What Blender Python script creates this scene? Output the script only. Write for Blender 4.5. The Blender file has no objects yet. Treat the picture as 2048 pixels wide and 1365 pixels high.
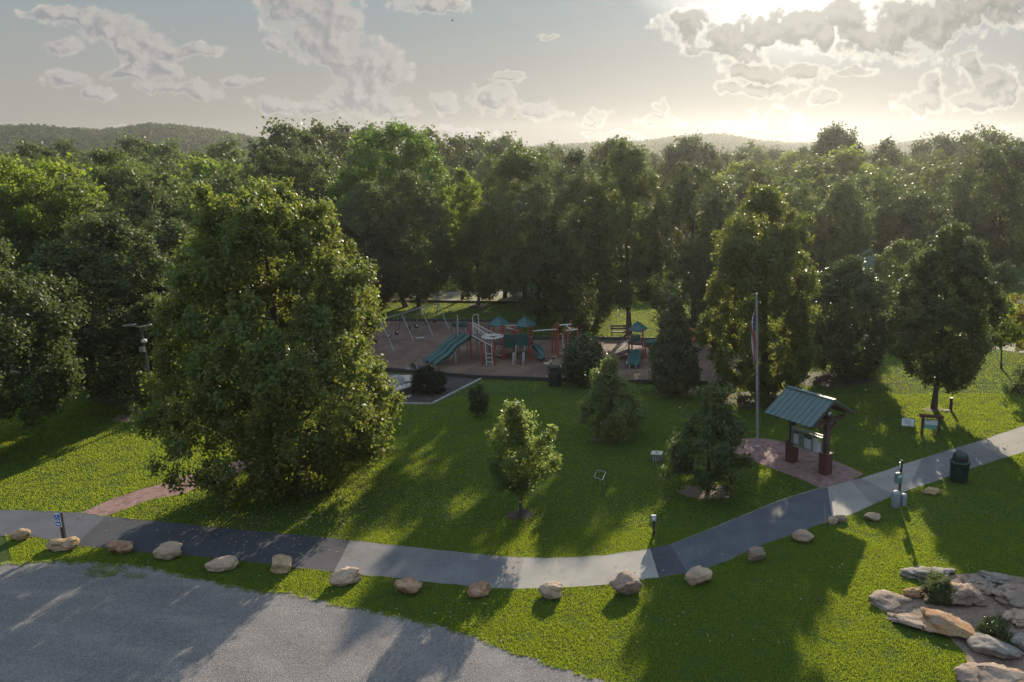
import bpy, math, random
import numpy as np
from mathutils import Vector, Matrix, noise as mnoise

random.seed(7)
rng = np.random.default_rng(11)
sc = bpy.context.scene
col = sc.collection

# ------------------------------------------------------------------ camera
F, CX, H = 1600.0, 1300.0, 15.0
PITCH, ROLL = math.radians(13.45), math.radians(0.4)
fw = np.array([0, math.cos(PITCH), -math.sin(PITCH)])
_r = np.array([1.0, 0, 0]); _u = np.cross(_r, fw)
CR = _r * math.cos(ROLL) - _u * math.sin(ROLL)
CU = _u * math.cos(ROLL) + _r * math.sin(ROLL)
C0 = np.array([0, 0, H])
cam = bpy.data.cameras.new("camera"); camo = bpy.data.objects.new("camera", cam); col.objects.link(camo)
cam.sensor_width = 36; cam.lens = F / 2048 * 36
cam.shift_x = -(CX - 1024) / 2048
cam.clip_end = 6000; cam.clip_start = 0.5
camo.matrix_world = Matrix(((CR[0], CU[0], -fw[0], 0), (CR[1], CU[1], -fw[1], 0), (CR[2], CU[2], -fw[2], H), (0, 0, 0, 1)))
sc.camera = camo

SUN_EL, SUN_AZ = math.radians(19.6), math.radians(9.8)      # azimuth clockwise from +Y

# ------------------------------------------------------------------ node helpers
class NT:
    def __init__(s, tree): s.t = tree; s.n = tree.nodes; s.l = tree.links
    def new(s, typ, **kw):
        n = s.n.new(typ)
        for k, v in kw.items(): setattr(n, k, v)
        return n
    def put(s, sock, v):
        if isinstance(v, bpy.types.NodeSocket): s.l.new(v, sock)
        else: sock.default_value = v
    def math(s, op, a, b=0.0, c=0.0, clamp=False):
        n = s.new('ShaderNodeMath', operation=op, use_clamp=clamp)
        s.put(n.inputs[0], a); s.put(n.inputs[1], b); s.put(n.inputs[2], c)
        return n.outputs[0]
    def vec(s, op, a, b=(0, 0, 0), c=(0, 0, 0)):
        n = s.new('ShaderNodeVectorMath', operation=op)
        s.put(n.inputs[0], a); s.put(n.inputs[1], b)
        if op in ('MULTIPLY_ADD',): s.put(n.inputs[2], c)
        return n.outputs['Value'] if op in ('LENGTH', 'DOT_PRODUCT', 'DISTANCE') else n.outputs[0]
    def mix(s, f, a, b, mode='MIX'):
        n = s.new('ShaderNodeMix', data_type='RGBA', blend_type=mode)
        s.put(n.inputs[0], f); s.put(n.inputs[6], a); s.put(n.inputs[7], b)
        return n.outputs[2]
    def noise(s, v, scale, detail=4, rough=.55, out=0, dist=0.0):
        n = s.new('ShaderNodeTexNoise')
        if v is not None: s.l.new(v, n.inputs['Vector'])
        n.inputs['Scale'].default_value = scale; n.inputs['Detail'].default_value = detail
        n.inputs['Roughness'].default_value = rough; n.inputs['Distortion'].default_value = dist
        return n.outputs[out]
    def sstep(s, v, lo, hi):
        n = s.new('ShaderNodeMapRange', interpolation_type='SMOOTHSTEP')
        s.put(n.inputs[0], v); n.inputs[1].default_value = lo; n.inputs[2].default_value = hi
        return n.outputs[0]
    def ramp(s, f, stops):
        n = s.new('ShaderNodeValToRGB'); cr = n.color_ramp
        while len(cr.elements) < len(stops): cr.elements.new(0.5)
        for e, (p, c) in zip(cr.elements, stops):
            e.position = p; e.color = (c[0], c[1], c[2], 1)
        s.put(n.inputs[0], f); return n.outputs[0]
def c4(c): return (c[0], c[1], c[2], 1.0)

def ray(px, py):
    d = fw * F + CR * (px - CX) - CU * (py - 682.5)
    return d / np.linalg.norm(d)
def U(px, py, z=0.0):
    """ground point seen at that place of the 2048 px photograph"""
    d = ray(px, py); return C0 + d * ((z - H) / d[2])
def PY(px, py, Y):
    d = ray(px, py); return C0 + d * (Y / d[1])

# ------------------------------------------------------------------ world: sky and clouds
EXPO = 0.68
SKY_S = 0.085
world = bpy.data.worlds.new("World"); sc.world = world; world.use_nodes = True
w = NT(world.node_tree); w.n.clear()
sky = w.new('ShaderNodeTexSky', sky_type='NISHITA', sun_disc=False)
sky.sun_elevation = SUN_EL; sky.sun_rotation = SUN_AZ
sky.altitude = 200; sky.air_density = 1.0; sky.dust_density = 2.5; sky.ozone_density = 1.0
tc = w.new('ShaderNodeTexCoord')
sep = w.new('ShaderNodeSeparateXYZ'); w.l.new(tc.outputs['Generated'], sep.inputs[0])
yy = w.math('MAXIMUM', sep.outputs[1], 0.02)
cmb = w.new('ShaderNodeCombineXYZ')
w.l.new(w.math('DIVIDE', sep.outputs[0], yy), cmb.inputs[0])
w.l.new(w.math('DIVIDE', sep.outputs[2], yy), cmb.inputs[1])
P2 = cmb.outputs[0]
CLOUDS = [
 (105,28,55,14),(165,42,50,18),(215,62,58,26),(262,88,60,34),(300,112,46,34),(325,132,26,20),(240,45,40,16),
 (385,106,60,13),(270,152,75,14),(345,180,78,13),(400,190,40,8),
 (135,158,42,16),(190,190,34,13),(120,95,30,12),
 (495,170,42,7),
 (585,12,70,44),(650,35,62,60),(672,82,52,48),(712,125,60,46),(762,165,50,44),(775,205,48,24),(722,192,62,32),(610,70,42,34),(560,90,22,14),
 (815,228,40,7),(545,214,48,15),(632,214,40,12),
 (870,8,66,17),(1095,72,20,7),(1015,158,44,10),(982,195,42,20),(1085,220,50,17),(895,205,24,20),(1205,232,26,10),(1195,245,26,8),
 (1320,240,46,12),(1328,218,14,18),
 (1375,48,58,28),(1440,78,62,34),(1500,106,42,18),(1530,60,62,46),(1420,100,50,13),(1600,60,50,40),
 (1520,146,84,18),(1610,146,56,16),(1515,180,86,13),(1700,150,44,7),
 (1655,197,32,12),(1548,238,48,20),(1540,262,96,12),(1440,252,50,8),
 (1720,74,76,36),(1790,62,104,48),(1860,34,120,48),(1950,8,120,34),(1690,40,50,40),(1640,70,40,30),
 (1848,200,46,30),(1852,168,32,22),(1945,122,30,28),(1975,165,36,42),(2008,182,34,32),(1962,200,54,18),
 (250,265,50,10),(930,262,60,12),(1230,270,60,8),(2020,262,40,12),
]
grp = bpy.data.node_groups.new('cloud_density', 'ShaderNodeTree')
grp.interface.new_socket('P', in_out='INPUT', socket_type='NodeSocketVector')
grp.interface.new_socket('D', in_out='OUTPUT', socket_type='NodeSocketFloat'); grp.interface.new_socket('T', in_out='OUTPUT', socket_type='NodeSocketFloat')
g = NT(grp); gi = g.new('NodeGroupInput'); go = g.new('NodeGroupOutput')
n1 = g.noise(gi.outputs[0], 14, 5, .6, out=1)
warp = g.vec('MULTIPLY_ADD', g.vec('SUBTRACT', n1, (.5, .5, .5)), (.075, .040, 0), gi.outputs[0])
acc = None
for (bx, by, rx, ry) in CLOUDS:
    d = ray(bx, by); u0, v0 = d[0] / d[1], d[2] / d[1]
    ix, iy = 1600 / rx / 1.28, 1600 / ry / 1.36
    q = g.vec('MULTIPLY_ADD', warp, (ix, iy, 0), (-u0 * ix, -v0 * iy, 0))
    L = g.vec('LENGTH', q)
    acc = L if acc is None else g.math('SMOOTH_MIN', acc, L, .35)
fb = g.noise(gi.outputs[0], 34, 7, .62)
fb2 = g.noise(gi.outputs[0], 110, 4, .6)
dd = g.math('SUBTRACT', 1.0, acc)
g.l.new(g.math('ADD', dd, g.math('MULTIPLY', g.math('SUBTRACT', fb, .5), .9)), go.inputs[1])
dd = g.math('ADD', dd, g.math('MULTIPLY', g.math('SUBTRACT', fb, .5), 1.2))
dd = g.math('ADD', dd, g.math('MULTIPLY', g.math('SUBTRACT', fb2, .5), .45))
def puff(sc_, amt, dd):
    v = g.new('ShaderNodeTexVoronoi', feature='SMOOTH_F1'); v.inputs['Scale'].default_value = sc_; v.inputs['Smoothness'].default_value = .35
    g.l.new(g.vec('MULTIPLY_ADD', n1, (.03, .03, 0), gi.outputs[0]), v.inputs['Vector'])
    return g.math('ADD', dd, g.math('MULTIPLY', g.math('SUBTRACT', .42, v.outputs['Distance']), amt))
dd = puff(46, .62, dd); dd = puff(120, .34, dd)
g.l.new(dd, go.inputs[0])
def dens(p):
    n = w.new('ShaderNodeGroup'); n.node_tree = grp; w.l.new(p, n.inputs[0]); return n
D0n = dens(P2); D0 = D0n.outputs[0]
ds = np.array([math.sin(SUN_AZ), math.cos(SUN_AZ), math.tan(SUN_EL)])
us, vs = ds[0] / ds[1], ds[2] / ds[1]
tosun = w.vec('NORMALIZE', w.vec('SUBTRACT', (us, vs, 0), P2))
D1 = dens(w.vec('MULTIPLY_ADD', tosun, (.010, .010, 0), P2)).outputs[0]
lit = w.sstep(w.math('SUBTRACT', D0, D1), -.34, .36)
alpha = w.math('MULTIPLY', w.sstep(D0, -.06, .50), .92)
thick = w.math('MULTIPLY', w.sstep(D0n.outputs[1], -.02, .42), w.sstep(D0, .08, .4))
# closeness to the sun
sv = (math.sin(SUN_AZ) * math.cos(SUN_EL), math.cos(SUN_AZ) * math.cos(SUN_EL), math.sin(SUN_EL))
dot = w.vec('DOT_PRODUCT', w.vec('NORMALIZE', tc.outputs['Generated']), sv)
near = w.sstep(dot, .86, .995)
glow = w.math('POWER', w.math('MAXIMUM', dot, 0.0), 40.0)
glow2 = w.math('POWER', w.math('MAXIMUM', dot, 0.0), 7.0)
litc = w.mix(near, (4.7, 4.3, 3.9, 1), (7.6, 7.1, 6.3, 1))
bodyc = w.mix(near, (2.25, 2.3, 2.38, 1), (1.35, 1.45, 1.35, 1))
shade = w.mix(w.math('MULTIPLY', thick, w.math('SUBTRACT', 1.0, w.math('MULTIPLY', lit, w.math('SUBTRACT', .55, w.math('MULTIPLY', near, .38))))), litc, bodyc)
# clear-sky ramp, trace of Nishita; unseen upper part brightened as added fill light
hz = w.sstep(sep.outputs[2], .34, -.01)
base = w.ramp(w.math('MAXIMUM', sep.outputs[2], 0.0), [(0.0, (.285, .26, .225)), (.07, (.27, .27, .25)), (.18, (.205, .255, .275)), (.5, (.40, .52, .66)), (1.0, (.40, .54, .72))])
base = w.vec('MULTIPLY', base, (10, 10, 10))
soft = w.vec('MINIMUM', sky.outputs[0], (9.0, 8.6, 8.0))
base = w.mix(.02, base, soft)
g1_ = w.sstep(dot, .86, .965); g2_ = w.sstep(dot, .966, .985)
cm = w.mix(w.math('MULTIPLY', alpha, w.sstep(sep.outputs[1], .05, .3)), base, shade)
cm = w.mix(1.0, cm, w.mix(g1_, (0, 0, 0, 1), (-1.35, -1.35, -1.25, 1)), 'ADD')
cm = w.mix(1.0, cm, w.mix(w.math('MULTIPLY', g2_, w.math('SUBTRACT', 1.0, w.math('MULTIPLY', w.math('MULTIPLY', alpha, thick), .8))), (0, 0, 0, 1), (5.0, 4.6, 4.0, 1)), 'ADD')
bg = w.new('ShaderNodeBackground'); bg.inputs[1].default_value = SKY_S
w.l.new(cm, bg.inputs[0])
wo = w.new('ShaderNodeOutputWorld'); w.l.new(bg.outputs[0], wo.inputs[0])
world.cycles.sampling_method = 'MANUAL'; world.cycles.sample_map_resolution = 256

# ------------------------------------------------------------------ sun
sl = bpy.data.lights.new("sun", 'SUN'); sl.energy = 5.0; sl.angle = math.radians(0.6); sl.color = (1.0, .86, .66)
so = bpy.data.objects.new("sun", sl); col.objects.link(so)
so.rotation_euler = Vector(sv).to_track_quat('Z', 'Y').to_euler()

sc.view_settings.view_transform = 'Standard'; sc.view_settings.look = 'None'
sc.view_settings.exposure = EXPO; sc.view_settings.gamma = 1.0
cy = sc.cycles
cy.max_bounces = 5; cy.diffuse_bounces = 2; cy.glossy_bounces = 2; cy.transmission_bounces = 3; cy.volume_bounces = 0
cy.transparent_max_bounces = 4; cy.use_denoising = True; cy.caustics_reflective = False; cy.caustics_refractive = False
cy.sample_clamp_indirect = 4.0; cy.sample_clamp_direct = 5
try: cy.denoiser = 'OPENIMAGEDENOISE'; cy.denoising_prefilter = 'ACCURATE'
except Exception: pass

# ------------------------------------------------------------------ object helpers
ORG = {}
def thing(name, label, cat, loc, group=None, rotz=0.0):
    o = bpy.data.objects.new(name, None); col.objects.link(o)
    o.empty_display_size = .3
    o.location = Vector((float(loc[0]), float(loc[1]), float(loc[2]))); o.rotation_euler[2] = rotz
    o['label'] = label; o['category'] = cat
    if group: o['group'] = group
    ORG[o.name] = np.array([float(a) for a in loc]); return o
def tag(o, label, cat, group=None):
    o['label'] = label; o['category'] = cat
    if group: o['group'] = group
    return o
def mk(name, me, mats, parent=None, kind=None):
    for m in (mats if isinstance(mats, (list, tuple)) else [mats]): me.materials.append(m)
    o = bpy.data.objects.new(name, me); col.objects.link(o)
    if parent is not None:
        o.parent = parent; ORG[o.name] = ORG[parent.name]
    if kind: o['kind'] = kind
    return o
class MB:
    def __init__(s): s.v = []; s.f = []; s.m = []; s.sm = []
    def add(s, vs, fs, mi=0, smooth=False):
        b = len(s.v); s.v += [tuple(map(float, p)) for p in vs]
        s.f += [tuple(b + i for i in f) for f in fs]; s.m += [mi] * len(fs); s.sm += [smooth] * len(fs); return s
    def box(s, c, d, rz=0.0, mi=0, M=None):
        x, y, z = d[0] / 2, d[1] / 2, d[2] / 2
        P = [(-x,-y,-z),(x,-y,-z),(x,y,-z),(-x,y,-z),(-x,-y,z),(x,-y,z),(x,y,z),(-x,y,z)]
        if M is None:
            ca, sa = math.cos(rz), math.sin(rz)
            P = [(c[0] + a*ca - b*sa, c[1] + a*sa + b*ca, c[2] + e) for a, b, e in P]
        else: P = [tuple(np.array(c) + a*M[0] + b*M[1] + e*M[2]) for a, b, e in P]
        return s.add(P, [(0,3,2,1),(4,5,6,7),(0,1,5,4),(1,2,6,5),(2,3,7,6),(3,0,4,7)], mi)
    def bar(s, p, q, wd, ht, mi=0, up=(0,0,1)):
        p = np.array(p, float); q = np.array(q, float); d = q - p; L = np.linalg.norm(d); d /= L
        a = np.cross(d, up)
        if np.linalg.norm(a) < 1e-3: a = np.cross(d, (0, 1, 0))
        a /= np.linalg.norm(a); b = np.cross(a, d)
        return s.box((p + q) / 2, (L, wd, ht), M=(d, a, b), mi=mi)
    def tube(s, pts, r, n=8, mi=0, caps=True):
        pts = [np.array(p, float) for p in pts]; rs = r if isinstance(r, (list, tuple)) else [r] * len(pts)
        vs = []; ref = np.array([0.31, .17, .93])
        for i, p in enumerate(pts):
            d = pts[min(i+1, len(pts)-1)] - pts[max(i-1, 0)]; d = d / (np.linalg.norm(d) + 1e-9)
            if abs(d @ ref) > .98: ref = np.array([.9, .3, .1])
            a = np.cross(d, ref); a /= np.linalg.norm(a); b = np.cross(d, a)
            for k in range(n):
                t = 2 * math.pi * k / n; vs.append(p + rs[i] * (math.cos(t) * a + math.sin(t) * b))
        fs = []
        for i in range(len(pts) - 1):
            for k in range(n):
                k2 = (k + 1) % n; fs.append((i*n+k, i*n+k2, (i+1)*n+k2, (i+1)*n+k))
        s.add(vs, fs, mi, True)
        if caps: s.add(vs[:n], [tuple(range(n))], mi); s.add(vs[-n:], [tuple(range(n))][::-1], mi)
        return s
    def lathe(s, c, prof, n=20, mi=0, axis=None):
        vs = []; X, Y, Z = (np.array([1.,0,0]), np.array([0,1.,0]), np.array([0,0,1.])) if axis is None else axis
        c = np.array(c, float)
        for r, z in prof:
            for k in range(n):
                t = 2*math.pi*k/n; vs.append(c + X*(r*math.cos(t)) + Y*(r*math.sin(t)) + Z*z)
        fs = []
        for i in range(len(prof)-1):
            for k in range(n):
                k2 = (k+1) % n; fs.append((i*n+k, i*n+k2, (i+1)*n+k2, (i+1)*n+k))
        s.add(vs, fs, mi, True); return s
    def prism(s, poly, z0, z1, mi=0):
        n = len(poly); P = [(p[0], p[1], z0) for p in poly] + [(p[0], p[1], z1) for p in poly]
        fs = [tuple(range(n))[::-1], tuple(range(n, 2*n))] + [(i, (i+1) % n, n+(i+1) % n, n+i) for i in range(n)]
        return s.add(P, fs, mi)
    def build(s, name, mats, parent=None, kind=None, bevel=0.0):
        me = bpy.data.meshes.new(name)
        o_ = ORG[parent.name] if parent is not None else np.zeros(3)
        me.from_pydata([tuple(np.array(p) - o_) for p in s.v], [], s.f)
        me.polygons.foreach_set('material_index', s.m); me.polygons.foreach_set('use_smooth', s.sm); me.update()
        o = mk(name, me, mats, parent, kind)
        if bevel:
            b = o.modifiers.new('bevel', 'BEVEL'); b.width = bevel; b.segments = 2; b.limit_method = 'ANGLE'
        return o
def root_only(mb, name, mats, loc, label, cat, group=None, bevel=0.0):
    """a thing made of one mesh, its origin at its base"""
    ORG['_tmp'] = np.array(loc, float)
    class Q: pass
    q = Q(); q.name = '_tmp'
    me = bpy.data.meshes.new(name)
    me.from_pydata([tuple(np.array(p) - ORG['_tmp']) for p in mb.v], [], mb.f)
    me.polygons.foreach_set('material_index', mb.m); me.polygons.foreach_set('use_smooth', mb.sm); me.update()
    o = mk(name, me, mats); o.location = tuple(float(a) for a in loc)
    ORG[o.name] = np.array([float(a) for a in loc])
    if bevel:
        b = o.modifiers.new('bevel', 'BEVEL'); b.width = bevel; b.segments = 2; b.limit_method = 'ANGLE'
    return tag(o, label, cat, group)

# ------------------------------------------------------------------ materials
def mat(name):
    m = bpy.data.materials.new(name); m.use_nodes = True
    t = NT(m.node_tree); t.n.clear()
    out = t.new('ShaderNodeOutputMaterial'); b = t.new('ShaderNodeBsdfPrincipled')
    t.l.new(b.outputs[0], out.inputs[0]); b.inputs['Roughness'].default_value = .85
    b.inputs['Specular IOR Level'].default_value = .3
    return m, t, b, out
def wpos(t): return t.new('ShaderNodeNewGeometry').outputs['Position']
def opos(t): return t.new('ShaderNodeTexCoord').outputs['Object']
def bump(t, b, h, strength, dist):
    n = t.new('ShaderNodeBump'); n.inputs['Strength'].default_value = strength; n.inputs['Distance'].default_value = dist
    t.l.new(h, n.inputs['Height']); t.l.new(n.outputs[0], b.inputs['Normal'])
def simple(name, c1, c2=None, scale=6.0, rough=.6, metal=0.0, spec=.4, bmp=.15):
    m, t, b, _ = mat(name)
    c2 = c2 or tuple(x * .7 for x in c1)
    n = t.noise(opos(t), scale, 5, .6)
    t.l.new(t.mix(t.sstep(n, .3, .7), c4(c1), c4(c2)), b.inputs['Base Color'])
    b.inputs['Roughness'].default_value = rough; b.inputs['Metallic'].default_value = metal
    b.inputs['Specular IOR Level'].default_value = spec
    if bmp: bump(t, b, t.noise(opos(t), scale * 6, 3, .6), bmp, .02)
    return m

def leafmat(name, base, trans, tw=.38, gloss=.55, var=.5, tint2=None, lawn=False):
    m = bpy.data.materials.new(name); m.use_nodes = True; t = NT(m.node_tree); t.n.clear()
    out = t.new('ShaderNodeOutputMaterial')
    geo = t.new('ShaderNodeNewGeometry'); oi = t.new('ShaderNodeObjectInfo')
    isl = geo.outputs['Random Per Island']
    k = t.math('ADD', 1 - var / 2, t.math('MULTIPLY', isl, var))
    k2 = t.math('ADD', .82, t.math('MULTIPLY', oi.outputs['Random'], .36))
    kk = t.math('MULTIPLY', k, k2)
    big = t.noise(t.new('ShaderNodeTexCoord').outputs['Object'], .45, 2, .5)
    t2 = tint2 or (base[0]*1.5, base[1]*1.2, base[2]*.8)
    bc = t.mix(t.sstep(big, .4, .68), c4(base), c4(t2))
    if lawn:
        wp_ = geo.outputs['Position']; a_ = t.noise(wp_, .8, 5, .7); b2 = t.noise(wp_, .16, 3, .6)
        bc = t.mix(t.math('MULTIPLY', t.sstep(a_, .56, .74), .65), bc, (.13, .125, .045, 1))
        bc = t.mix(t.math('MULTIPLY', t.sstep(b2, .42, .6), .5), bc, (.032, .078, .018, 1))
    bc = t.vec('SCALE', bc); bc.node.inputs[3].default_value = 1.0; t.l.new(kk, bc.node.inputs[3])
    tcx = t.mix(isl, c4(trans), c4((trans[0]*.75, trans[1]*.85, trans[2]*.8)))
    d = t.new('ShaderNodeBsdfPrincipled'); t.l.new(bc, d.inputs['Base Color']); d.inputs['Roughness'].default_value = gloss
    d.inputs['Specular IOR Level'].default_value = .22
    tr = t.new('ShaderNodeBsdfTranslucent'); t.l.new(tcx, tr.inputs[0])
    mx = t.new('ShaderNodeMixShader'); mx.inputs[0].default_value = tw
    t.l.new(d.outputs[0], mx.inputs[1]); t.l.new(tr.outputs[0], mx.inputs[2]); t.l.new(mx.outputs[0], out.inputs[0])
    return m
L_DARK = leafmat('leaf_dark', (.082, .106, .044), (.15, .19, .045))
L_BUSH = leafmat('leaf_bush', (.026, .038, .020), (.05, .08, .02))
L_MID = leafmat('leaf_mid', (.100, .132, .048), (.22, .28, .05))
L_PALE_SUN = leafmat('leaf_pale_sun', (.14, .17, .075), (.38, .44, .12), tw=.45, gloss=.4)  # leaves lightened to carry sunlight that misses this shaded crown
L_MAPLE = leafmat('leaf_maple', (.108, .134, .046), (.32, .36, .05), tw=.42, gloss=.45, tint2=(.10, .11, .03))
L_BRIGHT = leafmat('leaf_bright', (.085, .140, .030), (.26, .38, .05), tw=.42)
L_YELLOW = leafmat('leaf_yellow', (.090, .125, .018), (.34, .42, .04), tw=.5)
L_YOUNG = leafmat('leaf_young_maple', (.10, .13, .045), (.40, .47, .11), tw=.5, gloss=.4)
L_GLOSSY = leafmat('leaf_glossy', (.074, .098, .044), (.12, .18, .03), tw=.25, gloss=.28)
L_AUTUMN = leafmat('leaf_turning', (.13, .11, .022), (.44, .38, .05), tw=.5)
L_GRASS = leafmat('grass_blades', (.050, .092, .022), (.52, .60, .035), tw=.5, gloss=.6, var=.22, tint2=(.070, .105, .018), lawn=True)

m, t, b, _ = mat('bark'); n = t.noise(opos(t), 5, 6, .65, dist=1.0)
t.l.new(t.ramp(n, [(.3, (.04, .032, .025)), (.7, (.10, .085, .07))]), b.inputs['Base Color']); bump(t, b, n, .6, .04); BARK = m

m, t, b, _ = mat('lawn'); p = wpos(t)
n1 = t.noise(p, .22, 4, .6); n2 = t.noise(p, 2.2, 5, .7); n3 = t.noise(p, 26, 3, .7)
c = t.mix(t.sstep(n1, .35, .65), (.062, .108, .024, 1), (.080, .122, .026, 1))
c = t.mix(t.math('MULTIPLY', t.sstep(n2, .45, .75), .6), c, (.060, .080, .020, 1))
c = t.mix(t.math('MULTIPLY', t.sstep(n3, .35, .7), .45), c, (.030, .055, .014, 1))
t.l.new(c, b.inputs['Base Color']); b.inputs['Roughness'].default_value = 1; b.inputs['Specular IOR Level'].default_value = .1
b.inputs['Sheen Weight'].default_value = .0; b.inputs['Sheen Tint'].default_value = (.75, .9, .2, 1); b.inputs['Sheen Roughness'].default_value = .4
bump(t, b, t.math('ADD', n3, n2), 1.0, .12); LAWN = m

m, t, b, _ = mat('gravel'); p = wpos(t)
v = t.new('ShaderNodeTexVoronoi'); v.inputs['Scale'].default_value = 30; t.l.new(p, v.inputs['Vector'])
n1 = t.noise(p, .35, 5, .6); n2 = t.noise(p, 14, 4, .7); n3 = t.noise(t.vec('MULTIPLY', p, (.5, 1.6, 1)), 1.1, 5, .65)
c = t.mix(t.sstep(n1, .3, .7), (.140, .128, .122, 1), (.205, .182, .165, 1))
c = t.mix(t.math('MULTIPLY', t.sstep(n3, .48, .66), .7), c, (.26, .23, .20, 1))
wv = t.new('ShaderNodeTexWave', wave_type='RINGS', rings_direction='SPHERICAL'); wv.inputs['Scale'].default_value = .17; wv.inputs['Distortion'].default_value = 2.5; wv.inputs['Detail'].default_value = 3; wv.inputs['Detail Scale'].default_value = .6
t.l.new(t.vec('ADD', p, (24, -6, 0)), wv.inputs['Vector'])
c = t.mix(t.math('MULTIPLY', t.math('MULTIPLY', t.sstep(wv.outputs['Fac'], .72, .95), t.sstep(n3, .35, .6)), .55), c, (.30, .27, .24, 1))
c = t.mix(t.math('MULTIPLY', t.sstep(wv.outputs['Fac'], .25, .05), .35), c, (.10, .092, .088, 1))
vc = t.mix(.55, c, t.mix(v.outputs['Color'], (.06, .058, .062, 1), (.36, .33, .32, 1)))
t.l.new(vc, b.inputs['Base Color'])
bump(t, b, t.math('ADD', t.math('MULTIPLY', v.outputs['Distance'], -1.2), n2), .9, .035); GRAVEL = m

def asphalt(name, c1, c2, crack=.0):
    m, t, b, _ = mat(name); p = wpos(t)
    n1 = t.noise(p, .6, 5, .65); n2 = t.noise(p, 40, 3, .8)
    c = t.mix(t.sstep(n1, .35, .65), c4(c1), c4(c2))
    c = t.mix(t.math('MULTIPLY', t.sstep(n2, .5, .75), .4), c, c4(tuple(min(1, x*1.7) for x in c2)))
    v = t.new('ShaderNodeTexVoronoi', feature='DISTANCE_TO_EDGE'); v.inputs['Scale'].default_value = .35
    wp = t.vec('MULTIPLY_ADD', t.noise(p, 1.2, 4, .6, out=1), (.9, .9, .9), p); t.l.new(wp, v.inputs['Vector'])
    cr = t.math('SUBTRACT', 1.0, t.sstep(v.outputs[0], .0, .008))
    c = t.mix(t.math('MULTIPLY', cr, crack), c, (.03, .03, .03, 1))
    t.l.new(c, b.inputs['Base Color']); b.inputs['Roughness'].default_value = .8
    bump(t, b, n2, .5, .008); return m
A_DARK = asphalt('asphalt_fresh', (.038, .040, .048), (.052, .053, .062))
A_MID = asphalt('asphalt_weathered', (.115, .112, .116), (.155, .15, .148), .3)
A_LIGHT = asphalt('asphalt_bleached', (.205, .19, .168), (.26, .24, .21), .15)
A_BLUE = asphalt('asphalt_patched_shaded', (.062, .066, .078), (.085, .088, .1), .15)
A_STRIP = asphalt('concrete_strip', (.15, .135, .125), (.20, .18, .16), .8)

def brickmat(name, c1, c2, mortar, rotz):
    m, t, b, _ = mat(name); p = wpos(t)
    mp = t.new('ShaderNodeMapping'); mp.inputs['Rotation'].default_value[2] = rotz; t.l.new(p, mp.inputs[0])
    br = t.new('ShaderNodeTexBrick'); t.l.new(mp.outputs[0], br.inputs['Vector'])
    br.inputs['Color1'].default_value = c4(c1); br.inputs['Color2'].default_value = c4(c2); br.inputs['Mortar'].default_value = c4(mortar)
    br.inputs['Scale'].default_value = 1.0; br.inputs['Brick Width'].default_value = .24; br.inputs['Row Height'].default_value = .12
    br.inputs['Mortar Size'].default_value = .012; br.inputs['Bias'].default_value = -.1
    n = t.noise(p, 1.5, 5, .7)
    c = t.mix(t.math('MULTIPLY', t.sstep(n, .35, .7), .55), br.outputs[0], c4(tuple(x*.55 for x in c1)))
    v = t.new('ShaderNodeTexVoronoi'); v.inputs['Scale'].default_value = 4.2; t.l.new(p, v.inputs['Vector'])
    sp = t.new('ShaderNodeSeparateColor'); t.l.new(v.outputs['Color'], sp.inputs[0])
    c = t.mix(t.math('MULTIPLY', t.sstep(sp.outputs[0], .72, .8), .6), c, c4(tuple(x*.38 for x in c1)))
    t.l.new(c, b.inputs['Base Color']); bump(t, b, br.outputs['Fac'], -.5, .01); return m
BRICK = brickmat('brick_paving', (.30, .165, .145), (.22, .115, .10), (.16, .13, .12), -.9)
BRICK2 = brickmat('brick_walk_paving', (.32, .18, .155), (.24, .13, .115), (.2, .15, .13), .5)

m, t, b, _ = mat('mulch'); p = wpos(t)
n1 = t.noise(p, .35, 5, .65); n2 = t.noise(p, 7, 5, .8, dist=.8); n3 = t.noise(p, 1.3, 5, .7)
c = t.mix(t.sstep(n1, .4, .62), (.115, .068, .052, 1), (.19, .125, .078, 1))
c = t.mix(t.math('MULTIPLY', t.sstep(n3, .52, .7), .5), c, (.17, .13, .08, 1))
c = t.mix(t.math('MULTIPLY', t.sstep(n2, .45, .62), .7), c, (.06, .043, .038, 1))
c = t.mix(t.math('MULTIPLY', t.sstep(n2, .66, .76), .7), c, (.22, .17, .12, 1))
t.l.new(c, b.inputs['Base Color']); bump(t, b, n2, 1.0, .06); MULCH = m
m, t, b, _ = mat('dark_mulch'); p = wpos(t)
n2 = t.noise(p, 9, 5, .8, dist=.8)
c = t.mix(t.sstep(n2, .4, .68), (.030, .022, .020, 1), (.10, .072, .055, 1)); t.l.new(c, b.inputs['Base Color']); bump(t, b, n2, 1.0, .05); MULCH2 = m
m, t, b, _ = mat('dirt'); p = wpos(t)
n2 = t.noise(p, 6, 6, .8); n1 = t.noise(p, 1.2, 4, .6)
c = t.mix(t.sstep(n2, .35, .7), (.17, .115, .085, 1), (.28, .20, .15, 1)); c = t.mix(t.sstep(n1, .5, .7), c, (.13, .10, .08, 1))
t.l.new(c, b.inputs['Base Color']); bump(t, b, n2, 1.0, .06); DIRT = m
CONC = simple('concrete', (.34, .31, .285), (.25, .225, .21), 3, .9)
TIMBER = simple('dark_timber', (.035, .030, .028), (.06, .05, .045), 5, .85)
ROAD = asphalt('far_road', (.17, .155, .15), (.22, .20, .19))

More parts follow.
